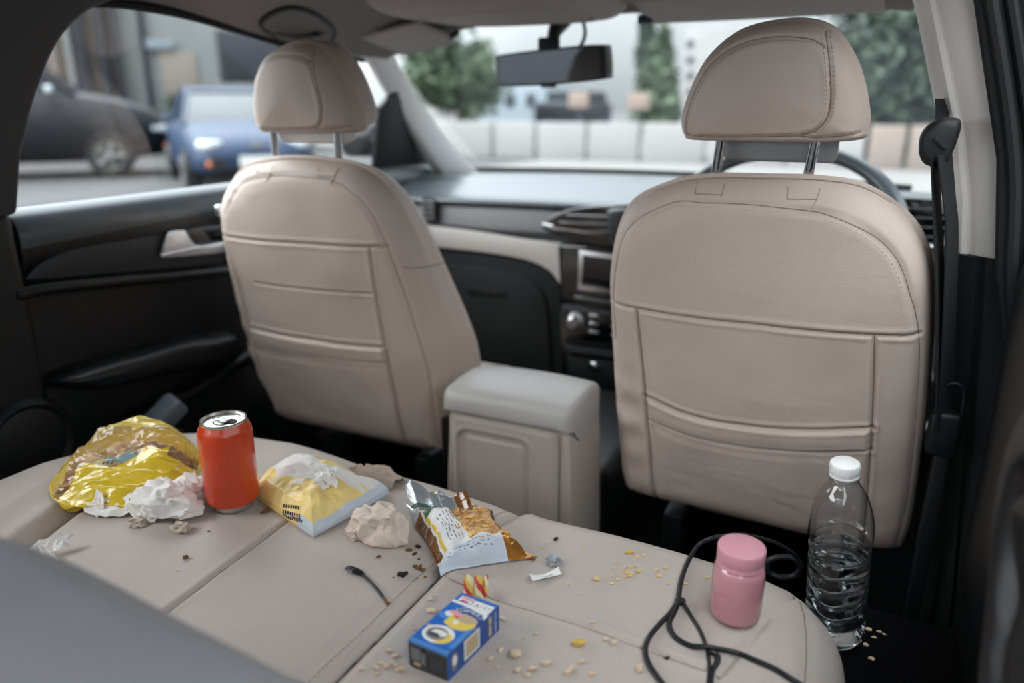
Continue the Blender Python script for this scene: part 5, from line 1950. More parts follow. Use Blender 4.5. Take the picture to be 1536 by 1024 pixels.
v2, f2 = grid(Pl)
mb.add(v2, f2, [2 if a < 0.9 else 1 for a in np.repeat(np.linspace(0, 1, NU - 1), NV - 1)])
mb.build('bag_body', mats, cb, 60)
mb = MB()
mb.add(v, [tuple(q) for q in fa[win]])
mb.build('clear_window', M['chip_film'], cb, 180, label='clear glossy window')
# barcode low on the near edge
CT = BVHTree.FromPolygons([Vector(p) for p in np.vstack([v, v2])], list(f) + [tuple(i + n0 for i in q) for q in f2])
mb = MB()
Q = []
for k, wd in enumerate([1.2, .7, .7, 1.4, .7, 1.2, .7, .7, 1.4, .8, .8, 1.3]):
    x = 724 + k * 2.3
    y = 849 - k * 0.4
    Q.append([(x + 3, y - 6), (x + 3 + wd, y - 6.2), (x + wd, y + 3), (x, y + 3.3)])
for k in range(7):
    Q.append([(698 + k * 3.4, 851 - k * .4), (700.4 + k * 3.4, 851 - k * .4), (699.6 + k * 3.4, 855 - k * .4), (697.2 + k * 3.4, 855 - k * .4)])
print_quads(mb, CT, Q)
if mb.n:
    mb.build('barcode', M['ink'], cb, 0)
# silver end of the bag, folded up and curling back
oD = (cD - cA) / np.linalg.norm(cD - cA)


def fold(U, V):
    b = cbag(0.02 + U * 0.72, np.full_like(U, 0.90), True)
    k = V * (1 - 0.45 * U)
    out = 0.030 * np.sin(k * 1.5)
    up = 0.021 * np.sin(np.clip(k, 0, 1) * 2.5) * (1 - 0.45 * U)
    wv = 0.003 * np.sin(U * 9) * V + 0.004 * ridge(np.stack([U * 2.5, V * 2.5, 0 * U], -1), 87, 2) * V
    b = b.copy()
    b[..., 0] += oD[0] * (out + wv)
    b[..., 1] += oD[1] * (out + wv)
    b[..., 2] += up + wv - 0.002
    return b


v_, f_ = sheet(fold, 60, 30, 0.0004)
n_ = 60 * 30
Uf = np.tile(np.repeat(np.linspace(0, 1, 60), 30), 2)
Vf = np.tile(np.tile(np.linspace(0, 1, 30), 60), 2)
mi_ = []
for q in f_:
    u_, w_ = Uf[list(q)].mean(), Vf[list(q)].mean()
    mi_.append(1 if u_ > 0.78 else 2 if w_ > 0.93 else 3 if w_ < 0.10 else 0)
mb = MB()
mb.add(v_, f_, mi_)
mb.build('folded_end', [M['silver_foil'], M['brown_film'], M['bag_yellow'], M['bag_green']], cb, 60, label='silver folded-up end')
# puckered gold corner
mb = MB()
tip = np.array([cB[0], cB[1], cbz + 0.010])
mb.add(*loft([[tip + s * (-0.020) * E1 + 0.012 * s * math.cos(a) * E2 + (0.001 + 0.010 * s * (1 + math.sin(a)) * (1 + 0.25 * math.sin(5 * a))) * EZ - 0.008 * EZ for a in np.linspace(0, 2 * PI, 22, endpoint=False)] for s in (0.02, 0.3, 0.6, 0.85, 1.0)]))
for a_ in mb.v:
    a_ += 0.014 * E1 + 0.003 * EZ
mb.build('gold_corner', M['gold_foil'], cb, 60)


def wedge(seed):
    """thin curved crisp shard"""
    rr = random.Random(seed)
    n = rr.choice([3, 4, 4, 5])
    an = sorted(rr.uniform(0, 2 * PI) for _ in range(n))
    an = [2 * PI * k / n + rr.uniform(-0.35, 0.35) for k in range(n)]
    lp = np.array([[math.cos(a) * rr.uniform(0.7, 1.1), math.sin(a) * rr.uniform(0.5, 0.85)] for a in an])
    lp = resample(lp, 24)
    c_ = rr.uniform(-0.25, 0.25)
    rings = []
    for s, dz in ((0.02, 0.0), (0.5, 0.0), (0.93, 0.0), (1.0, 0.06), (0.97, 0.14), (0.5, 0.16), (0.02, 0.16)):
        q = lp * s
        z = c_ * (q[:, 0] ** 2 - q[:, 1] ** 2) + dz + 0.05 * np.sin(q[:, 0] * 5 + seed)
        rings.append(np.column_stack([q, z]))
    return loft(rings)


WG = [wedge(k) for k in range(8)]
CG = 'crisps inside the snack bag'
crisp_me = []
spots = []
rg = random.Random(5)
for iv in range(12):
    for iu in range(6):
        u = 0.40 + 0.46 * (iu + rg.uniform(0.1, 0.9)) / 6
        w_ = 0.18 + 0.66 * (iv + rg.uniform(0.1, 0.9)) / 12
        spots.append((u, w_))
for k in range(8):
    spots.append((rg.uniform(0.72, 0.92), rg.uniform(0.78, 0.93)))
for i, (u, w_) in enumerate(spots):
    t = cbag(np.array([[u]]), np.array([[w_]]), True)[0, 0]
    vv_, ff_ = WG[i % 8]
    s = rg.uniform(0.0085, 0.0125)
    R = rot(rg.uniform(-28, 28), rg.uniform(-28, 28), rg.uniform(0, 360))
    q = vv_ * np.array([s, s, s * 1.1]) @ R.T
    q = q + t - np.array([0, 0, q[:, 2].max() + 0.0012])
    mb = MB()
    mb.add(q, ff_)
    o = mb.build('crisp', M['crisp'] if rg.random() < 0.7 else M['crisp_dark'], None, 50)
    tag(o, 'golden crisp shard lying under the clear window of the snack bag', 'crisp', CG)
# toasted bed below, so the bag is full
Ub, Vb = np.meshgrid(np.linspace(0.36, 0.93, 50), np.linspace(0.16, 0.93, 70), indexing='ij')
Pm = cbag(Ub, Vb, True)
Pm[..., 2] -= 0.0085 + 0.004 * np.abs(fbm(np.stack([Ub * 16, Vb * 20, 0 * Ub], -1), 4, 2))
mb = MB()
mb.add(*grid(Pm))
o = mb.build('crisp_filling', M['crisp_dark'], None, 60)
tag(o, 'deeper layer of crisps filling the snack bag', 'crisps', None, 'stuff')

# ---------------------------------------------------------------- blue carton
bxo = np.array([-0.3265, 0.4700])
bxu = np.array([-0.2835, 0.4675]) - bxo
bxv = np.array([-0.3150, 0.5510]) - bxo
bz0 = seat_z(-0.30, 0.51) + 0.0005
bzt = bz0 + 0.0290
box = thing('small_carton', 'small blue food carton lying on the right-hand seat section', 'box', (-0.30, 0.51, bz0))


def bxp(a, b, z):
    a, b = np.asarray(a, float), np.asarray(b, float)
    xy = bxo + a[..., None] * bxu + b[..., None] * bxv
    return np.concatenate([xy, np.broadcast_to(np.asarray(z, float)[..., None] if np.ndim(z) else np.full(a.shape + (1,), z), a.shape + (1,))], -1)


def face(fn, nu, nv, paint):
    Uq, Vq = np.meshgrid(np.linspace(0, 1, nu + 1), np.linspace(0, 1, nv + 1), indexing='ij')
    v, f = grid(fn(Uq, Vq))
    fa = np.array(f)
    return v, f, paint(Uq.reshape(-1)[fa].mean(1), Vq.reshape(-1)[fa].mean(1))


def ell(u, v, cu, cv, ru, rv):
    return ((u - cu) / ru) ** 2 + ((v - cv) / rv) ** 2 < 1


BM = [M['box_blue'], M['box_navy'], M['box_mid'], M['white_print'], M['box_yellow'], M['box_tan'], M['box_red'], M['box_pink'], M['box_grey'], M['grey_ink'], M['ink']]


def paint_top(u, v):
    m = np.zeros(len(u), int)
    m[v < 0.055] = 2
    m[(u > 0.78) & (v < 0.62) & (v > 0.1) & (u > 0.86)] = 2
    m[ell(u, v, 0.68, 0.62, 0.42, 0.225) & (v > 0.5)] = 3
    m[ell(u, v, 0.62, 0.60, 0.40, 0.205)] = 1
    m[ell(u, v, 0.18, 0.56, 0.16, 0.07)] = 2
    m[ell(u, v, 0.24, 0.60, 0.13, 0.05)] = 3
    m[ell(u, v, 0.30, 0.645, 0.13, 0.035)] = 7
    m[ell(u, v, 0.62, 0.53, 0.34, 0.145)] = 4
    m[ell(u, v, 0.44, 0.47, 0.17, 0.06)] = 4
    m[ell(u, v, 0.66, 0.60, 0.28, 0.07)] = 5
    m[ell(u, v, 0.42, 0.62, 0.10, 0.05)] = 7
    m[ell(u, v, 0.42, 0.585, 0.085, 0.012)] = 6
    m[ell(u, v, 0.52, 0.50, 0.07, 0.035)] = 3
    m[ell(u, v, 0.12, 0.31, 0.10, 0.025)] = 5
    m[ell(u, v, 0.44, 0.235, 0.37, 0.150)] = 3
    m[ell(u, v, 0.60, 0.20, 0.20, 0.095)] = 4
    m[ell(u, v, 0.40, 0.235, 0.25, 0.105)] = 9
    m[ell(u, v, 0.44, 0.255, 0.19, 0.05)] = 3
    m[ell(u, v, 0.36, 0.205, 0.15, 0.035)] = 8
    m[(v > 0.795) & (v < 0.845) & (u < 0.45)] = 3
    m[(v > 0.795 - 0.10 * np.clip(u - .45, 0, 1)) & (v < 0.945) & (u > 0.45) & (u < 0.97)] = 3
    m[(v > 0.855) & (v < 0.96) & (u > 0.08) & (u < 0.43)] = 3
    m[(v > 0.905) & (v < 0.955) & (u > 0.11) & (u < 0.40)] = 7
    m[(v > 0.860) & (v < 0.885) & (u > 0.14) & (u < 0.34)] = 6
    return m


def paint_side(u, v):   # u along the length, v up
    m = np.zeros(len(u), int) + 1
    m[(u > 0.30) & (u < 0.60) & (v > 0.14) & (v < 0.90)] = 3
    m[(u > 0.325) & (u < 0.575) & (v > 0.22) & (v < 0.82)] = 5
    m[ell(u, v, 0.125, 0.5, 0.062, 0.34)] = 9
    m[ell(u, v, 0.125, 0.55, 0.04, 0.2)] = 3
    m[(u > 0.77) & (u < 0.85) & (v > 0.10) & (v < 0.92)] = 9
    m[(u > 0.785) & (u < 0.835) & (v > 0.16) & (v < 0.86) & (np.abs(v - 0.55) > 0.04)] = 5
    m[(u < 0.012) | (v < 0.05)] = 0
    return m


def paint_end(u, v):
    m = np.zeros(len(u), int) + 8
    m[v > 0.90] = 2
    m[(v > 0.72) & (v < 0.88) & (np.abs(u - 0.4) < 0.05)] = 10
    m[(u > 0.06) & (u < 0.30) & (v > 0.30) & (v < 0.76)] = 9
    m[(u > 0.32) & (u < 0.42) & (v > 0.22) & (v < 0.66)] = 9
    m[(u > 0.12) & (u < 0.30) & (v > 0.10) & (v < 0.24)] = 5
    m[(u > 0.50) & (u < 0.93) & (v > 0.10) & (v < 0.72)] = 10
    m[(u > 0.52) & (u < 0.91) & (v > 0.13) & (v < 0.69)] = 8
    return m


mb = MB()
zt = lambda V: bz0 + (bzt - bz0) * V
mb.add(*face(lambda U, V: bxp(U, V, bzt + 0 * U), 84, 168, paint_top))
mb.add(*face(lambda U, V: bxp(1 + 0 * U, U, zt(V)), 150, 50, paint_side))
mb.add(*face(lambda U, V: bxp(U, 0 * U, zt(V)), 80, 50, paint_end))
mb.add(*face(lambda U, V: bxp(0 * U, U, zt(V)), 4, 4, lambda u, v: np.zeros(len(u), int)))
mb.add(*face(lambda U, V: bxp(U, 1 + 0 * U, zt(V)), 4, 4, lambda u, v: np.zeros(len(u), int)))
mb.add(*face(lambda U, V: bxp(U, V, bz0 + 0 * U), 2, 2, lambda u, v: np.zeros(len(u), int)))
mb.build('carton', BM, box, 0)


def text_mesh(s, size):
    cu = bpy.data.curves.new('t', 'FONT')
    cu.body = s
    cu.size = size
    cu.align_x = 'CENTER'
    cu.align_y = 'CENTER'
    o = bpy.data.objects.new('t', cu)
    COL.objects.link(o)
    dg = bpy.context.evaluated_depsgraph_get()
    me = bpy.data.meshes.new_from_object(o.evaluated_get(dg))
    v = np.array([x.co[:] for x in me.vertices])
    f = [tuple(p.vertices) for p in me.polygons]
    bpy.data.objects.remove(o)
    bpy.data.curves.remove(cu)
    bpy.data.meshes.remove(me)
    return v, f


du = np.append(bxu / np.linalg.norm(bxu), 0)
dv = np.append(bxv / np.linalg.norm(bxv), 0)
mb = MB()
for k, ch in enumerate('TUBMERT'):      # arched word over the picture
    t = (k - 3) / 3
    v, f = text_mesh(ch, 0.0068)
    c = bxp(np.array(0.60 + 0.30 * t), np.array(0.735 - 0.045 * t * t), bzt + 0.0002)
    a = -t * 0.45
    ex, ey = du * math.cos(a) + dv * math.sin(a), dv * math.cos(a) - du * math.sin(a)
    mb.add(c + v[:, :1] * ex + v[:, 1:2] * ey, f)
mb.build('lettering', M['white_print'], box, 0)
mb = MB()
for s, u, w_, z in (('A', 0.58, 0.865, 0.0085), ('• KY', 0.79, 0.875, 0.0060)):
    v, f = text_mesh(s, z)
    c = bxp(np.array(u), np.array(w_), bzt + 0.0002)
    mb.add(c + v[:, :1] * du + v[:, 1:2] * dv, f)
mb.build('lettering', M['grey_ink'], box, 0)
mb = MB()
v, f = text_mesh('DUL RIOMS', 0.0046)
c = bxp(np.array(1.0), np.array(0.915), (bz0 + bzt) / 2) + du * 0.0002
mb.add(c + v[:, :1] * EZ * -1 + v[:, 1:2] * dv, f)
mb.build('lettering', M['white_print'], box, 0)

# ---------------------------------------------------------------- stirrer spoon
spn = thing('plastic_spoon', 'black plastic stirring spoon lying on the middle seat section', 'spoon', tuple(sp(550, 880)))
mb = MB()
pth = smooth_path([sp(*p, d) for p, d in [((541, 862), 0.003), ((556, 875), 0.0026), ((569, 889), 0.002), ((575, 897), 0.002)]], 6)
mb.add(*tube(pth, 0.0015, 8))
hd_ = smooth_path([sp(*p, d) for p, d in [((518, 855), 0.003), ((524, 855), 0.003), ((533, 859), 0.003), ((540, 862), 0.003), ((546, 866), 0.003)]], 5)
mb.add(*tube(hd_, np.interp(np.linspace(0, 1, len(hd_)), [0, .15, .5, .8, 1], [0.0008, 0.0035, 0.0050, 0.0038, 0.0016]), 12, flat=0.45))
mb.build('spoon_body', M['spoon'], spn, 60)
mb = MB()
pth = smooth_path([sp(*p, 0.002) for p in [(575, 897), (579, 902), (583, 908)]], 5)
mb.add(*tube(pth, np.interp(np.linspace(0, 1, len(pth)), [0, .8, 1], [0.0014, 0.0013, 0.0022]), 8))
mb.build('spoon_tip', M['crumb_brown'], spn, 60, label='brown stained handle end')

# ---------------------------------------------------------------- sweet wrapper, paper scraps
mb = MB()
cq = sp(714, 896)


def sweet(U, V):
    u, v = U - .5, V - .5
    z = 0.004 + 0.010 * np.abs(np.sin(U * 8)) * (1 - np.abs(v)) + 0.006 * V
    return cq + (0.026 * u)[..., None] * E1 + (0.018 * v)[..., None] * (E2 * .6 + EZ * .7) + z[..., None] * EZ


v, f = sheet(sweet, 30, 16)
fa = [q for q in f]
Uc = v @ E1
mi = [int(((v[list(q)] @ (E1 * 1.0 + EZ * 0.7)).mean() * 190) % 3) for q in fa]
mb.add(v, f, mi)
o = rest(mb).build('sweet_wrapper', [M['cream'], M['box_red'], M['crumb_yellow']], None, 40)
tag(o, 'small red and cream striped sweet wrapper behind the blue carton', 'wrapper')
cs = sp(818, 866)


def strip(U, V):
    u, v = U - .5, V - .5
    z = 0.0015 + 0.010 * u * u + 0.002 * np.sin(V * 3 + U * 4)
    return cs + (0.036 * u)[..., None] * (E1 * .92 + E2 * .38) + (0.014 * v * (1 - 0.3 * U))[..., None] * (E2 * .95 - E1 * .3) + z[..., None] * EZ


mb = MB()
mb.add(*sheet(strip, 20, 10, 0.0003))
rest(mb)
o = mb.build('paper_scrap', M['white_print'], None, 60)
tag(o, 'curled white printed paper strip beside the crisp bag', 'paper scrap')
zz = np.vstack(mb.v)
SVT = BVHTree.FromPolygons([Vector(p) for p in zz], mb.f)
mb = MB()
for k in range(3):
    print_quads(mb, SVT, [[(810 + k * 2 + j * 7, 868 - j * 3.0 + k * 2.4), (815 + k * 2 + j * 7, 866 - j * 3.0 + k * 2.4), (815 + k * 2 + j * 7, 867 - j * 3 + k * 2.4), (810 + k * 2 + j * 7, 869 - j * 3 + k * 2.4)] for j in range(3)])
if mb.n:
    mb.build('printed_text', M['grey_ink'], o, 0)
mb = rest(MB().add(*crumple(sp(831, 846), (0.0072, 0.005, 0.0055), 0, 101, 0.5, 2.2, 4)))
tag(mb.build('foil_scrap', mat('dull_foil', (168, 170, 174), 0.45, metal=0.4), None, 40), 'tiny crumpled silver foil ball beside the crisp bag tip', 'foil scrap')

# ---------------------------------------------------------------- pink jar
jx, jy = -0.0655, 0.676
jz = seat_z(jx, jy) + 0.0002
jar = thing('jar', 'pink-filled glass jar with a matching pink cap beside the cable', 'jar', (jx, jy, jz))
J = 0.93
mb = lathe_t(MB(), [(r * J, z * J) for r, z in [(0.0, 0.0), (0.0225, 0.0), (0.0255, 0.002), (0.0272, 0.0055), (0.0276, 0.012), (0.0276, 0.058), (0.0268, 0.063), (0.0250, 0.0665), (0.0236, 0.068), (0.0232, 0.072)]], (jx, jy, jz))
mb.build('jar_glass', M['jar_glass'], jar, 60)
mb = lathe_t(MB(), [(r * J, z * J) for r, z in [(0.0, 0.0020), (0.0215, 0.0020), (0.0245, 0.0035), (0.0261, 0.0065), (0.0266, 0.012), (0.0266, 0.0575), (0.0258, 0.0622), (0.0240, 0.0655), (0.0226, 0.067), (0.0, 0.067)]], (jx, jy, jz))
mb.build('pink_filling', M['jar_pink'], jar, 60)
mb = lathe_t(MB(), [(r * J, z * J) for r, z in [(0.0236, 0.0675), (0.0249, 0.0680), (0.0250, 0.0700), (0.0243, 0.0712), (0.0243, 0.0725), (0.0250, 0.0735), (0.0251, 0.0868), (0.0246, 0.0882), (0.0232, 0.0890), (0.0, 0.0892)]], (jx, jy, jz))
mb.build('cap', M['jar_cap'], jar, 50)

# ---------------------------------------------------------------- water bottle
bb = np.array([0.034, 0.824, 0.263])
bt = np.array(at_y(1268, 690, 0.806))
ax = bt - bb
BL = np.linalg.norm(ax)
bot = thing('water_bottle', 'half-full clear plastic water bottle with a white cap beside the bench corner', 'bottle', tuple(bb))
k = BL / 0.225
base_prof = [(0.0, 0.004), (0.014, 0.003), (0.020, 0.0), (0.026, 0.001), (0.0295, 0.006), (0.0305, 0.012)]
for i in range(7):
    z0 = 0.016 + i * 0.0165
    base_prof += [(0.0312, z0), (0.0318, z0 + 0.004), (0.0314, z0 + 0.009), (0.0294, z0 + 0.0125), (0.0300, z0 + 0.0145)]
base_prof += [(0.0322, 0.133), (0.0326, 0.142), (0.0322, 0.150), (0.0304, 0.163), (0.0270, 0.176), (0.0220, 0.188), (0.0165, 0.197), (0.0135, 0.203), (0.0130, 0.209)]
pr = smooth_path(base_prof, 4)
sw_ = lambda P_: P_
v, f = lathe(pr, 72)
# embossed swirls: the ribs wander up and down round the bottle
a = np.arctan2(v[:, 1], v[:, 0])
wv = np.clip((v[:, 2] - 0.01) / 0.03, 0, 1) * np.clip((0.17 - v[:, 2]) / 0.03, 0, 1)
v[:, 2] += wv * (0.0028 * np.sin(a * 2 + v[:, 2] * 40) + 0.0010 * np.sin(a * 5 + 1))
rad = 1 + 0.006 * wv * np.sin(a * 5 + v[:, 2] * 90)
v[:, 0] *= rad
v[:, 1] *= rad
zax = ax / BL
xax = np.cross([0, 1.0, 0], zax)
xax /= np.linalg.norm(xax)
RB = np.column_stack([xax, np.cross(zax, xax), zax])
v = v * k
mb = MB()
mb.add(v @ RB.T + bb, f)
mb.build('bottle_body', M['pet'], bot, 180)
lev = 0.116
wp = [(r * 0.972, z + 0.0006) for r, z in pr if z < lev - 0.002]
rl_ = wp[-1][0]
wp = [(0.0, wp[0][1])] + wp[1:] + [(rl_, lev - 0.001), (rl_ - 0.001, lev), (0.0, lev - 0.0004)]
v, f = lathe(wp, 72)
a = np.arctan2(v[:, 1], v[:, 0])
wv = np.clip((v[:, 2] - 0.01) / 0.03, 0, 1) * np.clip((lev - 0.004 - v[:, 2]) / 0.02, 0, 1)
v[:, 2] += wv * (0.0028 * np.sin(a * 2 + v[:, 2] * 40) + 0.0010 * np.sin(a * 5 + 1))
rad = 1 + 0.006 * wv * np.sin(a * 5 + v[:, 2] * 90)
v[:, 0] *= rad
v[:, 1] *= rad
mb = MB()
mb.add((v * k) @ RB.T + bb, f)
mb.build('water', M['water'], bot, 60)
mb = MB()
mb.add(*lathe([(r * k, z * k) for r, z in [(0.0125, 0.2045), (0.0155, 0.2050), (0.0158, 0.2062), (0.0150, 0.2070)]], 48, bb, RB))
mb.build('neck_ring', M['pet'], bot, 60)
mb = MB()
n = 96
prc = [(0.0142, 0.2075), (0.0146, 0.2080), (0.0146, 0.2098), (0.0142, 0.2103), (0.0146, 0.2110), (0.0146, 0.2200), (0.0142, 0.2222), (0.0128, 0.2234), (0.0, 0.2236)]
v, f = lathe([(r * k, z * k) for r, z in prc], n)
a = np.arctan2(v[:, 1], v[:, 0])
kn = (v[:, 2] > 0.2112 * k) & (v[:, 2] < 0.2203 * k)
s = np.where(kn, 1 + 0.022 * np.sign(np.sin(a * 24)), 1)
v[:, 0] *= s
v[:, 1] *= s
mb.add(v @ RB.T + bb, f)
mb.build('cap', M['white_cap'], bot, 40)

# ---------------------------------------------------------------- charging cable
cab = thing('charging_cable', 'thin black charging cable looped on the bench beside the pink jar', 'cable', tuple(sp(1020, 905)))
CR = 0.0026


def cpath(pts, r=CR, n=8):
    q = [sp(px, py, r * 0.9 + d) for px, py, d in pts]
    return smooth_path(q, n)


mb = MB()
over = [at_y(1090, 803, 0.80) + np.array([0, 0, 0.0]), at_y(1068, 807, 0.79)]
q = [at_y(1201, 851, 0.885), at_y(1192, 832, 0.88), at_y(1160, 813, 0.865), at_y(1118, 802, 0.845), np.array(over[0]), np.array(over[1])] + [sp(px, py, CR) for px, py in [(1048, 820), (1033, 843), (1022, 872), (1017, 905)]]
mb.add(*tube(smooth_path(q, 8), CR, 10))
lp_ = [at_y(x, y, 0.87) for x, y in [(1165, 838), (1190, 838), (1200, 850), (1192, 862), (1170, 866), (1152, 858), (1150, 845)]]
mb.add(*tube(smooth_path(cpath([(1017, 905, 0.001), (1006, 921, 0), (990, 938, 0), (974, 958, 0), (968, 978, 0), (974, 1000, 0), (992, 1026, 0), (1020, 1060, 0)]), 2), CR, 10))
mb.add(*tube(cpath([(1019, 905, 0.003), (1011, 922, 0), (1004, 938, 0), (1012, 957, 0), (1035, 971, 0), (1060, 977, 0.003), (1100, 983, 0.002), (1130, 992, 0), (1160, 1005, 0), (1195, 1026, 0), (1240, 1055, 0)]), CR, 10))
mb.add(*tube(cpath([(1021, 904, 0.004), (1036, 925, 0), (1050, 948, 0), (1060, 974, 0), (1064, 1000, 0), (1062, 1030, 0), (1060, 1060, 0)], 0.0019), 0.0019, 10))
mb.add(*tube(cpath([(1066, 982, 0.002), (1076, 986, 0), (1076, 996, 0), (1068, 1010, 0), (1066, 1030, 0), (1066, 1060, 0)]), CR, 10))
mb.build('cord', M['cable'], cab, 180)
mb = MB()
mb.add(*rbox((0.011, 0.008, 0.007), sp(1020, 906, 0.0035), 0.0028, rot(0, 0, 35)))
mb.build('cord_slider', M['cable'], cab)
mb = MB()
mb.add(*tube(smooth_loop([at_y(x, y, 0.885) for x, y in [(1153, 842), (1172, 835), (1192, 838), (1201, 851), (1192, 863), (1172, 866), (1154, 858)]], 8), 0.0042, 10, closed=True))
o = mb.build('seat_anchor_ring', M['cable'], None, 180)
tag(o, 'glossy black ring in the gap between the pink jar and bottle', 'ring')

# ---------------------------------------------------------------- crumbs
def shard(c, s, seed, flat=0.5, rz=0):
    v, f = ICO[2]
    q = v * (1 + 0.45 * fbm(v * 1.7 + seed, seed, 2))[:, None] * np.array([s, s * 0.6, s * flat]) @ rot(0, 0, rz).T
    return q + np.array(c) + np.array([0, 0, -q[:, 2].min()]), f


CR_LIST = [
    # px, py, half-size, material, flatness, rz
    ('bread_crumb', 'crumb_dark', 'burnt dark crumb lying near the black spoon', 'crumb', 'dark burnt crumbs between spoon and crisp bag', 0.6, 0,
     [(604, 864, .0060), (601, 862, .0034), (608, 861, .0036), (604, 817, .0052), (628, 822, .0042), (622, 832, .0028), (590, 866, .0012)]),
    ('pastry_flake', 'crumb_brown', 'brown pastry flake lying near the burnt crumbs', 'crumb', 'brown pastry flakes near the spoon', 0.5, 30,
     [(629, 853, .0050), (622, 850, .0036), (634, 856, .0036), (628, 839, .0022), (568, 836, .0028), (614, 826, .0040), (638, 866, .0022), (626, 867, .0014)]),
    ('food_flake', 'crumb_brown', 'thin brown flake poking out under the yellow wrapper', 'crumb', None, 0.4, 20, [(399, 768, .0062)]),
    ('bread_crumb', 'crumb_brown', 'single brown crumb on the far left seat section', 'crumb', None, 0.8, 0, [(279, 838, .0036)]),
    ('paper_fleck', 'crumb_pale', 'small pale fleck below the brown crumb on the far left section', 'crumb', None, 0.3, 0, [(266, 856, .0032)]),
    ('bread_crumb', 'crumb_brown', 'tiny tan crumb in front of the orange can', 'crumb', None, 0.5, 0, [(313, 797, .0018)]),
    ('seed', 'crumb_dark', 'dark brown seed alone between crisp bag and front edge', 'crumb', None, 0.8, 40, [(834, 810, .0034)]),
    ('seed', 'crumb_dark', 'dark seed by the cross seam beside the cable', 'crumb', None, 0.5, -30, [(1000, 988, .0034)]),
    ('corn_flake', 'crumb_yellow', 'yellow corn flake near the front edge behind the crumbs', 'crumb', None, 0.6, 0, [(944, 830, .0052)]),
    ('corn_flake', 'crumb_yellow', 'yellow flake among the fine crumbs near the front edge', 'crumb', None, 0.6, 60, [(958, 858, .0036)]),
    ('corn_flake', 'crumb_yellow', 'long yellow flake just behind the cross seam', 'crumb', None, 0.5, -35, [(867, 968, .0070)]),
    ('nut_piece', 'crumb_pale', 'whitish nut piece on the right of the blue carton', 'crumb', None, 0.6, 10, [(773, 984, .0066)]),
    ('nut_piece', 'crumb_pale', 'cream sliver left of the blue carton', 'crumb', None, 0.28, 10, [(647, 917, .0062)]),
    ('nut_piece', 'crumb_pale', 'pale round crumb left of the blue carton near its front end', 'crumb', None, 0.7, 0, [(600, 1006, .0046)]),
    ('oat_flake', 'crumb_pale', 'pale oat flake between the crisp bag and sweet wrapper', 'crumb', None, 0.4, 30, [(703, 876, .0044)]),
    ('bread_crumb', 'crumb_pale', 'pale crumb on the right seat section in front of the cross seam', 'crumb', 'pale crumbs nearest the camera', 0.55, 15,
     [(750, 976, .0034), (820, 997, .0050), (800, 1005, .0042), (776, 1007, .0040), (791, 1014, .0036), (856, 1004, .0040), (852, 1010, .0042), (887, 1012, .0036), (958, 1003, .0048), (960, 1008, .0034), (754, 930, .0036), (888, 935, .0030), (909, 960, .0034), (921, 965, .0040), (804, 951, .0022), (785, 957, .0018), (735, 990, .0034), (872, 993, .0034), (746, 1000, .0026)]),
    ('bread_crumb', 'crumb_tan', 'small tan crumb scattered between crisp bag and cable', 'crumb', 'fine tan crumbs before the front edge', 0.5, 0,
     [(894, 871, .0044), (917, 876, .0030), (853, 876, .0018), (927, 870, .0028), (936, 857, .0030), (941, 860, .0036), (946, 861, .0040), (937, 866, .0028), (945, 865, .0028), (920, 852, .0026), (923, 843, .0020), (936, 851, .0024), (945, 852, .0026), (952, 850, .0020), (956, 836, .0034), (966, 833, .0030), (955, 819, .0018), (876, 819, .0024), (821, 815, .0024), (814, 822, .0022), (984, 856, .0032), (988, 865, .0036), (998, 853, .0026), (918, 864, .0024), (906, 866, .0016), (868, 892, .0016), (1028, 876, .0034), (1061, 867, .0026), (1033, 864, .0022), (1002, 876, .0022), (855, 891, .0016)]),
    ('bread_crumb', 'crumb_pale', 'small pale crumb between the long split and the blue carton', 'crumb', 'pale crumbs left of the blue carton', 0.5, 0,
     [(646, 899, .0036), (652, 893, .0026), (618, 937, .0020), (621, 944, .0024), (613, 955, .0016), (584, 977, .0034), (592, 985, .0036), (564, 1003, .0036), (543, 1005, .0030), (572, 996, .0032), (580, 1001, .0036), (566, 1012, .0026), (588, 994, .0026), (594, 998, .0030), (603, 994, .0022)]),
]
idx = 0
for name, mk, lab, cat, grp, flat, rz, items in CR_LIST:
    for px, py, s in items:
        idx += 1
        mb = MB()
        mb.add(*shard(sp(px, py) - np.array([0, 0, 0.0003]), s * 0.92, idx, flat, rz + idx * 37 % 60))
        o = mb.build(name, M[mk], None, 60)
        tag(o, lab, cat, grp if grp else None)
# finest specks nobody could count
mb = MB()
rg = random.Random(3)
for k in range(230):
    r = rg.random()
    if r < 0.45:
        px, py = rg.gauss(938, 38), rg.gauss(858, 18)
    elif r < 0.70:
        px, py = rg.gauss(588, 28), rg.gauss(992, 18)
    else:
        px, py = rg.uniform(700, 1010), rg.uniform(830, 1015)
    p = sp(px, py)
    if abs(p[2] - SEAT_Z) > 0.02:
        continue
    v, f = ICO[2]
    s = rg.uniform(0.0004, 0.0011)
    mb.add(np.array([[1, 0, 0], [-.5, .87, 0], [-.5, -.87, 0], [0, 0, .8]]) * s + p, [(0, 1, 3), (1, 2, 3), (2, 0, 3)])
o = mb.build('crumbs', M['crumb_pale'], None, 0)
tag(o, 'finest pale crumbs dusting the right seat section', 'crumbs', None, 'stuff')
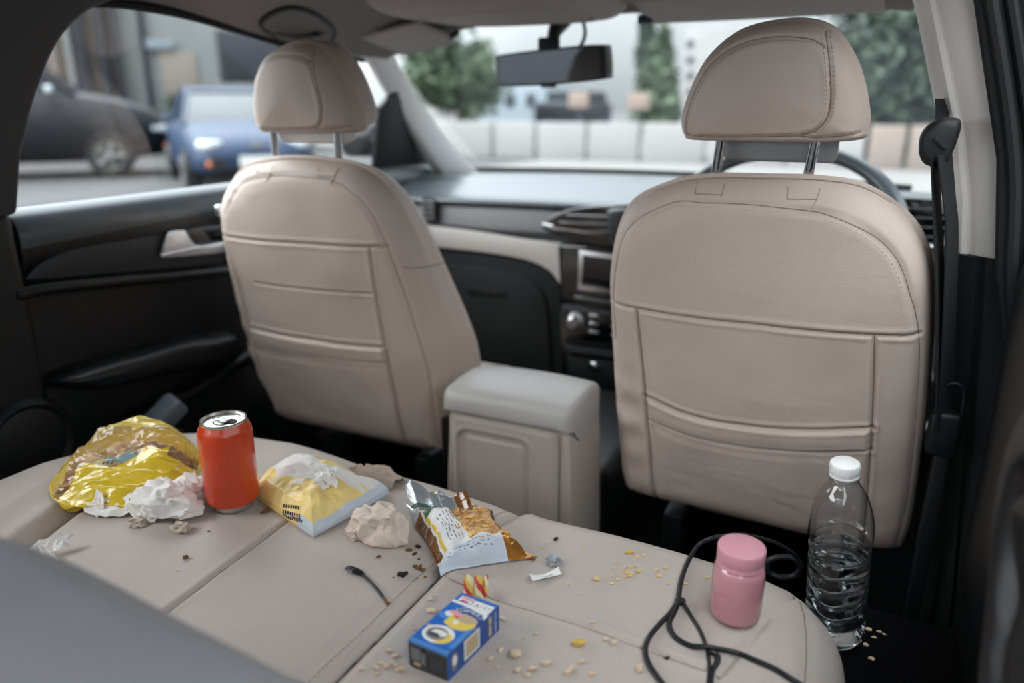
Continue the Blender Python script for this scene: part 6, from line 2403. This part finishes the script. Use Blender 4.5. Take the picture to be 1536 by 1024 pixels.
# grit on the sill carpet by the bottle
mb = MB()
for px, py, s in [(1303, 945, .004), (1311, 957, .003), (1299, 968, .0035), (1306, 990, .004), (1318, 948, .003), (1327, 952, .0025)]:
    p = at_z(px, py, 0.2625)
    if p[1] < 0.75:
        p = at_z(px, py, 0.2625)
    mb2 = MB()
    mb2.add(*shard(np.array([p[0], max(p[1], 0.752), 0.2622]), s, int(px), 0.5))
    tag(mb2.build('grit', M['crumb_pale'], None, 60), 'pale bit of grit on the black carpet beside the bottle foot', 'crumb', 'grit on the black carpet')
def xmat(name, rgb, *k, **kw):
    return mat(name, tuple(v * 0.88 for v in rgb), *k, **kw)


# ================================================================== OUTSIDE
M['asphalt'] = xmat('pale_asphalt', (80, 79, 79), 0.9, var=0.06, vscale=0.8)
M['pavement'] = xmat('pavement', (126, 123, 120), 0.9, var=0.05, vscale=1.2)
M['car_black'] = xmat('black_car_paint', (13, 17, 26), 0.42, spec=0.3)
M['car_blue'] = xmat('blue_car_paint', (44, 61, 86), 0.42, spec=0.3)
M['car_white'] = xmat('white_car_paint', (190, 194, 198), 0.3, coat=0.5)
M['car_glass'] = xmat('dark_car_glass', (40, 48, 54), 0.25, spec=0.3)
M['tyre'] = xmat('tyre', (24, 24, 25), 0.8)
M['alloy'] = xmat('grey_alloy', (120, 118, 116), 0.4, metal=0.5)
M['lamp'] = xmat('lamp_lens', (200, 206, 212), 0.15)
M['amber'] = xmat('amber_lens', (224, 120, 50), 0.3)
M['plate'] = xmat('white_plate', (212, 212, 210), 0.5)
M['wall_brown'] = xmat('taupe_render', (112, 101, 92), 0.9, var=0.08, vscale=1)
M['wall_grey'] = xmat('pale_grey_render', (138, 140, 139), 0.9, var=0.05, vscale=1)
M['glow_cream'] = xmat('cream_glow_panel', (146, 136, 126), 0.9)
M['col_dark'] = xmat('dark_cladding', (36, 38, 46), 0.6)
M['col_pale'] = xmat('pale_cladding', (140, 128, 122), 0.8)
M['conc'] = xmat('pale_concrete', (158, 155, 153), 0.9, var=0.06, vscale=0.6)
M['conc_warm'] = xmat('warm_concrete', (142, 128, 120), 0.9, var=0.06, vscale=0.6)
M['haze_bld'] = xmat('blue_grey_render', (142, 152, 160), 0.9)
M['leaf'] = xmat('leaf_green', (84, 100, 76), 0.8, var=0.25, vscale=1.5)  # green made paler, distance haze put into the colour
M['leaf_dark'] = xmat('leaf_dark_green', (66, 80, 68), 0.8, var=0.3, vscale=1.5)
M['bark'] = xmat('bark', (70, 60, 52), 0.95)
M['orange'] = xmat('orange_sign', (146, 126, 114), 0.6)
M['pole'] = xmat('dark_pole', (60, 66, 70), 0.6)

mb = MB()
mb.add([(-90, -40, GROUND), (70, -40, GROUND), (70, 140, GROUND), (-90, 140, GROUND)], [(0, 1, 2, 3)])
struct('ground', mb, M['asphalt'], 0, loc=(0, 0, GROUND))


def car(name, label, cat, pos, head, paint, suv=False, K=1.0):
    hx = np.array([head[0], head[1], 0.0])
    hx /= np.linalg.norm(hx)
    hy = np.array([-hx[1], hx[0], 0])
    O = np.array([pos[0], pos[1], GROUND])
    t = thing(name, label, cat, tuple(O))
    H = 1.92 if suv else 1.46

    def W(v):
        v = np.asarray(v, float) * K
        return O + v[..., :1] * hx + v[..., 1:2] * hy + v[..., 2:3] * EZ
    st = [(-2.22, .45, .80, .50), (-2.15, .32, .95, .72), (-1.7, .26, 1.02, .86), (-0.8, .24, 1.02, .89), (0.3, .24, 1.00, .90), (0.9, .24, .98, .89), (1.4, .26, .93, .87), (1.9, .30, .82, .80), (2.15, .34, .70, .66), (2.24, .42, .60, .45)]
    rings = []
    for x, z0, z1, w in st:
        z0, z1 = z0, z1 * (1.24 if suv else 1)
        m = (z0 + z1) / 2
        rings.append([(x, -w * .9, z0), (x, -w, z0 + .12), (x, -w * 1.01, m), (x, -w * .96, z1 - .06), (x, -w * .82, z1), (x, 0, z1 + .035), (x, w * .82, z1), (x, w * .96, z1 - .06), (x, w * 1.01, m), (x, w, z0 + .12), (x, w * .9, z0), (x, 0, z0)])
    R = np.array(rings)
    S = np.array([smooth_path(R[:, j], 4) for j in range(R.shape[1])]).transpose(1, 0, 2)
    v, f = loft(S)
    mb = MB()
    mb.add(W(v), f)
    body = mb.build('car_body', paint, t, 60)
    zb = 1.0 * (1.24 if suv else 1)
    gl = [(-1.95 if suv else -1.75, zb, .80), (-1.75 if suv else -1.15, H - .06, .62), (-1.5 if suv else -.8, H, .60), (-.2, H + .02, .60), (.15, H - .06, .62), (1.05, zb - .05, .80)]
    rings = []
    lo = np.array([(x, z, w) for x, z, w in gl])
    mb = MB()
    L = [(x, -w, z) for x, z, w in gl] + [(x, w, z) for x, z, w in gl[::-1]]
    n = len(gl)
    f = [(i, i + 1, 2 * n - 2 - i, 2 * n - 1 - i) for i in range(n - 1)] + [tuple(range(n)), tuple(range(n, 2 * n))]
    mb.add(W(np.array(L)), f)
    mb.build('cabin_glass', M['car_glass'], t, 20)
    mb = MB()
    P = np.array([[(x, s * .60, z + .02) for s in np.linspace(-1, 1, 7)] for x, z in ((gl[1][0], gl[1][1]), (gl[2][0], H), (-.2, H + .02), (.12, H - .05))])
    mb.add(*grid(P))
    for s in (-1, 1):
        mb.add(*tube(np.array([(gl[0][0], s * .80, zb), (gl[1][0], s * .63, H - .06), (gl[2][0], s * .61, H), (-.2, s * .61, H + .01), (.15, s * .63, H - .06), (1.05, s * .81, zb - .05)]), 0.035, 6))
        mb.add(*tube(np.array([(-.35, s * .61, H), (-.40, s * .82, zb)]), 0.04, 6))
    for a_ in mb.v:
        a_[:] = W(a_)
    mb.build('roof_and_pillars', paint, t, 40)
    for x in (1.38, -1.35):
        for s in (-1, 1):
            mb = MB()
            mb.add(*lathe([(0.0, .10), (.18, .10), (.21, .11), (.30, .11), (.325, .06), (.325, -.06), (.30, -.11), (0, -.11)], 36, (x, s * .80, .325), rot(-90 * s, 0, 0)))
            for a_ in mb.v:
                a_[:] = W(a_)
            w = mb.build('wheel', M['tyre'], t, 40)
            mb = MB()
            for k in range(5):
                a = 2 * PI * k / 5
                mb.add(*tube([(x, s * .915, .325), (x + .19 * math.cos(a), s * .92, .325 + .19 * math.sin(a))], .035, 6))
            mb.add(*lathe([(.17, .115), (.215, .12), (.22, .10)], 30, (x, s * .80, .325), rot(-90 * s, 0, 0)))
            for a_ in mb.v:
                a_[:] = W(a_)
            mb.build('rim', M['alloy'], w, 40)
    for s in (-1, 1):
        mb = MB()
        mb.add(*rbox((.30, .26, .13), (2.03, s * .60, .70), .05, rot(0, 0, -s * 30)))
        for a_ in mb.v:
            a_[:] = W(a_)
        mb.build('headlamp', M['lamp'], t)
        mb = MB()
        mb.add(*rbox((.10, .16, .11), (.75, s * 1.0, zb + .02), .04))
        for a_ in mb.v:
            a_[:] = W(a_)
        mb.build('door_mirror', M['lamp'] if suv else paint, t)  # pale on the black car: its reflected light put into the colour
        mb = MB()
        mb.add(*rbox((.08, .12, .07), (2.16, s * .62, .45), .02))
        for a_ in mb.v:
            a_[:] = W(a_)
        mb.build('indicator', M['amber'], t)
    mb = MB()
    mb.add(*rbox((.06, 1.25, .22), (2.20, 0, .45), .03))
    for a_ in mb.v:
        a_[:] = W(a_)
    mb.build('grille', M['tyre'], t)
    mb = MB()
    mb.add(*rbox((.03, .52, .16), (2.26, 0, .47), .01))
    for a_ in mb.v:
        a_[:] = W(a_)
    mb.build('number_plate', M['plate'], t)
    mb = MB()
    mb.add(*rbox((.03, .16, .07), (2.215, 0, .68), .01))
    for a_ in mb.v:
        a_[:] = W(a_)
    mb.build('badge', M['alloy'], t)
    return t


pw = at_z(183, 266, GROUND)
h1 = np.array([0.66, 0.75])
car('parked_car', 'black parked car side-on, outside the near-left window', 'car', pw[:2] - 1.74 * h1 + 0.95 * np.array([-h1[1], h1[0]]), h1, M['car_black'], True, 1.17)
pb = at_z(352, 290, GROUND)
h2 = np.array([0.80, -0.60])
car('parked_car', 'blue parked car facing the camera beyond the passenger headrest', 'car', pb[:2] + np.array([0.25, -0.15]) + 0.30 * RGT[:2] - 2.1 * h2, h2, M['car_blue'])

# building across the street
FO = np.array([-17.5, 15.2, 0.0])
FT = np.array([0.66, 0.75, 0.0])
FN = np.array([0.75, -0.66, 0.0])


def fac(px, py, d=0.0):
    r = ray(px, py)
    t = ((FO + d * FN - CAM) @ FN) / (r @ FN)
    return CAM + t * r


bl = thing('building', 'taupe and grey shopfront building across the street, outside the left window', 'building', (FO[0], FO[1], GROUND))


def fbox(name, px0, px1, py0, py1, d, th, m_, parent=bl):
    a, b = fac(px0, 160, d), fac(px1, 160, d)
    z0 = fac((px0 + px1) / 2, py1, d)[2] if py1 is not None else GROUND
    z1 = fac((px0 + px1) / 2, py0, d)[2]
    L = [(a[0], a[1], z0), (b[0], b[1], z0), (b[0], b[1], z1), (a[0], a[1], z1)]
    mb = MB()
    mb.add(*plate(L, tuple(-th * FN), 0.01))
    return mb.build(name, m_, parent, 30)


fbox('wall_panel', -260, 124, -160, None, 0, .4, M['wall_brown'])
fbox('wall_panel', 192, 470, -160, None, 0, .4, M['wall_grey'])
fbox('wall_panel', 124, 192, -160, None, -.1, .4, M['col_pale'])
for a, b in ((124, 143), (159, 173), (183, 192)):
    fbox('column', a, b, -160, None, .35, .4, M['col_dark'])
fbox('column', 112, 121, -160, None, .3, .3, M['wall_grey'])
fbox('downpipe', 224, 232, -160, None, .15, .12, M['col_dark'])
w = fbox('glow_panel', 250, 302, 78, 150, .06, .1, M['glow_cream'])  # cream panel standing in for a warm window glow
fbox('sign_board', 232, 272, 60, 74, .15, .1, M['haze_bld'])
w = fbox('window', 336, 470, 48, 126, .05, .1, M['col_dark'])
fbox('window_sill', 330, 470, 126, 134, .2, .25, M['wall_grey'])
fbox('wall_band', 86, 98, -160, None, .05, .1, M['col_pale'])


def leaves(c, dims, n, sz, seed, cone=False):
    rr = np.random.RandomState(seed)
    V, F = [], []
    cl = rr.normal(size=(26, 3))
    cl /= np.linalg.norm(cl, axis=1)[:, None]
    cl *= rr.uniform(0.35, 0.95, size=(26, 1))
    for i in range(n):
        k = cl[rr.randint(26)]
        p = k + rr.normal(size=3) * 0.20
        if cone:
            s = 1 - 0.45 * (p[2] + 1)
            p[:2] *= max(0.12, s)
        p = np.array(c) + p * np.array(dims)
        a = rr.normal(size=3)
        a /= np.linalg.norm(a)
        b = np.cross(a, rr.normal(size=3))
        b /= np.linalg.norm(b)
        s = sz * rr.uniform(.6, 1.3)
        m = len(V)
        V += [p - a * s, p + b * s * .45, p + a * s, p - b * s * .45]
        F.append((m, m + 1, m + 2, m + 3))
    return np.array(V), F


def tree(label, px, py, Y, rw, rh, m_, seed, cone=False, n=2600):
    c = at_y(px, py, Y)
    t = thing('tree', label, 'tree', (c[0], c[1], GROUND), 'trees beyond the low wall')
    mb = MB()
    mb.add(*leaves(c, (rw, rw, rh), n, 0.20 * Y / 20, seed, cone))
    mb.build('crown', m_, t, 0)
    mb = MB()
    mb.add(*tube([(c[0], c[1], GROUND), (c[0] + .1, c[1], (c[2] + GROUND) / 2), (c[0], c[1], c[2] + rh * .4)], [.22, .18, .08], 10))
    mb.build('trunk', M['bark'], t)


tree('round green tree left of the rear-view mirror', 688, 110, 24, 1.75, 1.25, M['leaf'], 1)
tree('pointed green tree between the mirror and the driver headrest', 992, 128, 23, 1.05, 1.5, M['leaf'], 2, True)
tree('tall thin tree just right of the rear-view mirror', 968, 70, 34, 0.55, 3.4, M['leaf_dark'], 6, True, 900)
tree('tall dark tree right of the driver headrest', 1352, 110, 19, 1.55, 2.5, M['leaf_dark'], 3, False, 4200)
tree('dark bushy tree against the driver-side pillar', 1425, 120, 27, 1.6, 2.3, M['leaf_dark'], 4, False, 3600)
# shrub by the building
c = fac(262, 182, 1.0)
sh = thing('shrub', 'small dark green shrub at the foot of the building', 'shrub', (c[0], c[1], GROUND))
mb = MB()
mb.add(*leaves((c[0], c[1], GROUND + .75), (.6, .6, .65), 900, .1, 9))
mb.build('foliage', M['leaf_dark'], sh, 0)
mb = MB()
mb.add(*tube([(c[0], c[1], GROUND), (c[0], c[1], GROUND + .6)], .06, 8))
mb.build('stem', M['bark'], sh)
# low wall ahead, in slabs
gy = 17.0
wl_ = thing('boundary_wall', 'low pale concrete wall in slabs across the road ahead', 'wall', (-3, gy, GROUND))
zt_ = at_y(900, 184, gy)[2]
for k, (a, b, m_) in enumerate(((640, 742, 'conc'), (742, 806, 'conc'), (806, 882, 'conc'), (882, 962, 'conc'), (962, 1060, 'conc'), (1060, 1180, 'conc'), (1180, 1300, 'conc'), (1300, 1360, 'conc_warm'), (1360, 1460, 'conc_warm'))):
    x0, x1 = at_y(a, 220, gy)[0] + .04, at_y(b, 220, gy)[0] - .04
    mb = MB()
    mb.add(*rbox((x1 - x0, .22, zt_ - GROUND), ((x0 + x1) / 2, gy, (zt_ + GROUND) / 2), .03))
    mb.build('slab', M[m_], wl_)
mb = MB()
mb.add(*rbox((60, 6, .12), (-3, gy + 4, GROUND + .06), .02))
struct('pavement', mb, M['pavement'])
mb = MB()
mb.add(*rbox((13.5, 11.5, .06), (-0.2, gy - 6.2, GROUND + .0), .01))
struct('path', mb, M['pavement'])
# pale buildings far ahead
def far_block(label, px0, px1, pytop, Y, m_, wins):
    a, b = at_y(px0, 160, Y), at_y(px1, 160, Y)
    zt = at_y((px0 + px1) / 2, pytop, Y)[2]
    t = thing('building', label, 'building', ((a[0] + b[0]) / 2, Y, GROUND))
    mb = MB()
    mb.add(*rbox((b[0] - a[0], 8, zt - GROUND), ((a[0] + b[0]) / 2, Y + 4, (zt + GROUND) / 2), .05))
    mb.build('wall_block', m_, t)
    for x0, x1, y0, y1 in wins:
        p, q = at_y(x0, y1, Y), at_y(x1, y0, Y)
        mb = MB()
        mb.add(*rbox((q[0] - p[0], .2, q[2] - p[2]), ((p[0] + q[0]) / 2, Y, (p[2] + q[2]) / 2), .02))
        mb.build('window', M['car_glass'], t)


far_block('blue-grey house below the rear-view mirror', 716, 818, 128, 44, M['haze_bld'], [(730, 742, 140, 160), (758, 772, 140, 160), (790, 802, 140, 160)])
far_block('pale tower block far beyond the pointed tree', 1020, 1120, 40, 70, M['conc'], [(1030, 1040, 60 + 24 * k, 72 + 24 * k) for k in range(4)])
far_block('pale house far ahead seen left of the windscreen centre', 590, 690, 110, 52, M['conc'], [(610, 622, 125, 145), (650, 662, 125, 145)])
# van, orange sign and street pole
pv = at_z(838, 212, GROUND)
cvn = thing('parked_van', 'dark van parked beyond the low wall, below the mirror', 'van', (at_y(838, 200, 27)[0], 27, GROUND))
mb = MB()
x = at_y(838, 200, 27)[0]
mb.add(*rbox((1.9, 4.0, 0.9), (x, 28.6, GROUND + .95), .25, None, 4))
mb.add(*rbox((1.7, 2.6, .6), (x, 28.9, GROUND + 1.5), .22, None, 4))
mb.build('van_body', M['car_black'], cvn)
mb = MB()
mb.add(*rbox((1.45, .1, .42), (x, 27.58, GROUND + 1.50), .08))
mb.build('windscreen', M['car_glass'], cvn)
for s in (-1, 1):
    mb = MB()
    mb.add(*lathe([(0, .1), (.3, .1), (.33, .05), (.33, -.05), (.3, -.1), (0, -.1)], 24, (x + s * .8, 27.5, GROUND + .33), rot(0, 90, 0)))
    mb.build('wheel', M['tyre'], cvn)
for (px, py, lab) in ((868, 150, 'orange notice board on a post below the rear-view mirror'), (958, 152, 'orange notice board on a post left of the driver headrest')):
    c = at_y(px, py, 20)
    t = thing('sign_board', lab, 'sign', (c[0], c[1], GROUND))
    mb = MB()
    mb.add(*rbox((.58, .06, .42), c, .03))
    mb.build('panel', M['orange'], t)
    mb = MB()
    mb.add(*tube([(c[0], c[1] + .06, GROUND), (c[0], c[1] + .06, c[2] + .2)], .04, 8))
    mb.build('post', M['pole'], t)

# ================================================================== LIGHT, SKY, CAMERA
w = bpy.data.worlds.new('overcast_sky')
SC.world = w
w.use_nodes = True
nt = w.node_tree
nt.nodes.clear()
out = nt.nodes.new('ShaderNodeOutputWorld')
bg = nt.nodes.new('ShaderNodeBackground')
tc = nt.nodes.new('ShaderNodeTexCoord')
sp_n = nt.nodes.new('ShaderNodeSeparateXYZ')
nt.links.new(tc.outputs['Generated'], sp_n.inputs[0])
# brighter towards the zenith (overcast) and towards a glow added to light the cabin
rz_ = nt.nodes.new('ShaderNodeMapRange')
rz_.inputs['From Min'].default_value = 0.0
rz_.inputs['From Max'].default_value = 1.0
rz_.inputs['To Min'].default_value = 0.64
rz_.inputs['To Max'].default_value = 5.5
nt.links.new(sp_n.outputs['Z'], rz_.inputs['Value'])
dt = nt.nodes.new('ShaderNodeVectorMath')
dt.operation = 'DOT_PRODUCT'
sd = Vector((-0.78, -0.42, 0.46)).normalized()
dt.inputs[1].default_value = sd
nt.links.new(tc.outputs['Generated'], dt.inputs[0])
rs = nt.nodes.new('ShaderNodeMapRange')
rs.interpolation_type = 'SMOOTHSTEP'
rs.inputs['From Min'].default_value = -0.1
rs.inputs['From Max'].default_value = 1.0
rs.inputs['To Min'].default_value = 0.0
rs.inputs['To Max'].default_value = 7.5
nt.links.new(dt.outputs['Value'], rs.inputs['Value'])
ad = nt.nodes.new('ShaderNodeMath')
ad.operation = 'ADD'
nt.links.new(rz_.outputs[0], ad.inputs[0])
nt.links.new(rs.outputs[0], ad.inputs[1])
cn = nt.nodes.new('ShaderNodeTexNoise')
cn.inputs['Scale'].default_value = 3.5
cn.inputs['Detail'].default_value = 4
nt.links.new(tc.outputs['Generated'], cn.inputs['Vector'])
cr = nt.nodes.new('ShaderNodeMapRange')
cr.inputs['From Min'].default_value = 0.35
cr.inputs['From Max'].default_value = 0.65
cr.inputs['To Min'].default_value = 0.88
cr.inputs['To Max'].default_value = 1.12
nt.links.new(cn.outputs['Fac'], cr.inputs['Value'])
mu = nt.nodes.new('ShaderNodeMath')
mu.operation = 'MULTIPLY'
nt.links.new(ad.outputs[0], mu.inputs[0])
nt.links.new(cr.outputs[0], mu.inputs[1])
bg.inputs['Color'].default_value = (0.90, 0.965, 1.0, 1)
nt.links.new(mu.outputs[0], bg.inputs['Strength'])
nt.links.new(bg.outputs[0], out.inputs['Surface'])

sun = bpy.data.lights.new('cloudy_sun', 'SUN')
sun.energy = 0.9
sun.angle = math.radians(50)
sun.color = (1.0, 0.89, 0.79)
so = bpy.data.objects.new('cloudy_sun', sun)
COL.objects.link(so)
so.rotation_euler = Vector(-sd).to_track_quat('-Z', 'Y').to_euler()

cam = bpy.data.cameras.new('camera')
cam.sensor_width = 36.0
cam.sensor_fit = 'HORIZONTAL'
cam.lens = 36.0 * FPX / 1536.0
cam.clip_start = 0.02
cam.clip_end = 400
cam.dof.use_dof = True
cam.dof.focus_distance = 0.88
cam.dof.aperture_fstop = 2.1
co = bpy.data.objects.new('camera', cam)
COL.objects.link(co)
mw_ = Matrix.Identity(4)
for i in range(3):
    mw_[i][0], mw_[i][1], mw_[i][2], mw_[i][3] = RGT[i], UPV[i], -FWD[i], CAM[i]
co.matrix_world = mw_
SC.camera = co

SC.view_settings.view_transform = 'Standard'
SC.view_settings.look = 'None'
SC.view_settings.gamma = 1.0
SC.view_settings.use_curve_mapping = False
SC.view_settings.exposure = -0.12
SC.cycles.max_bounces = 12
SC.cycles.transparent_max_bounces = 24
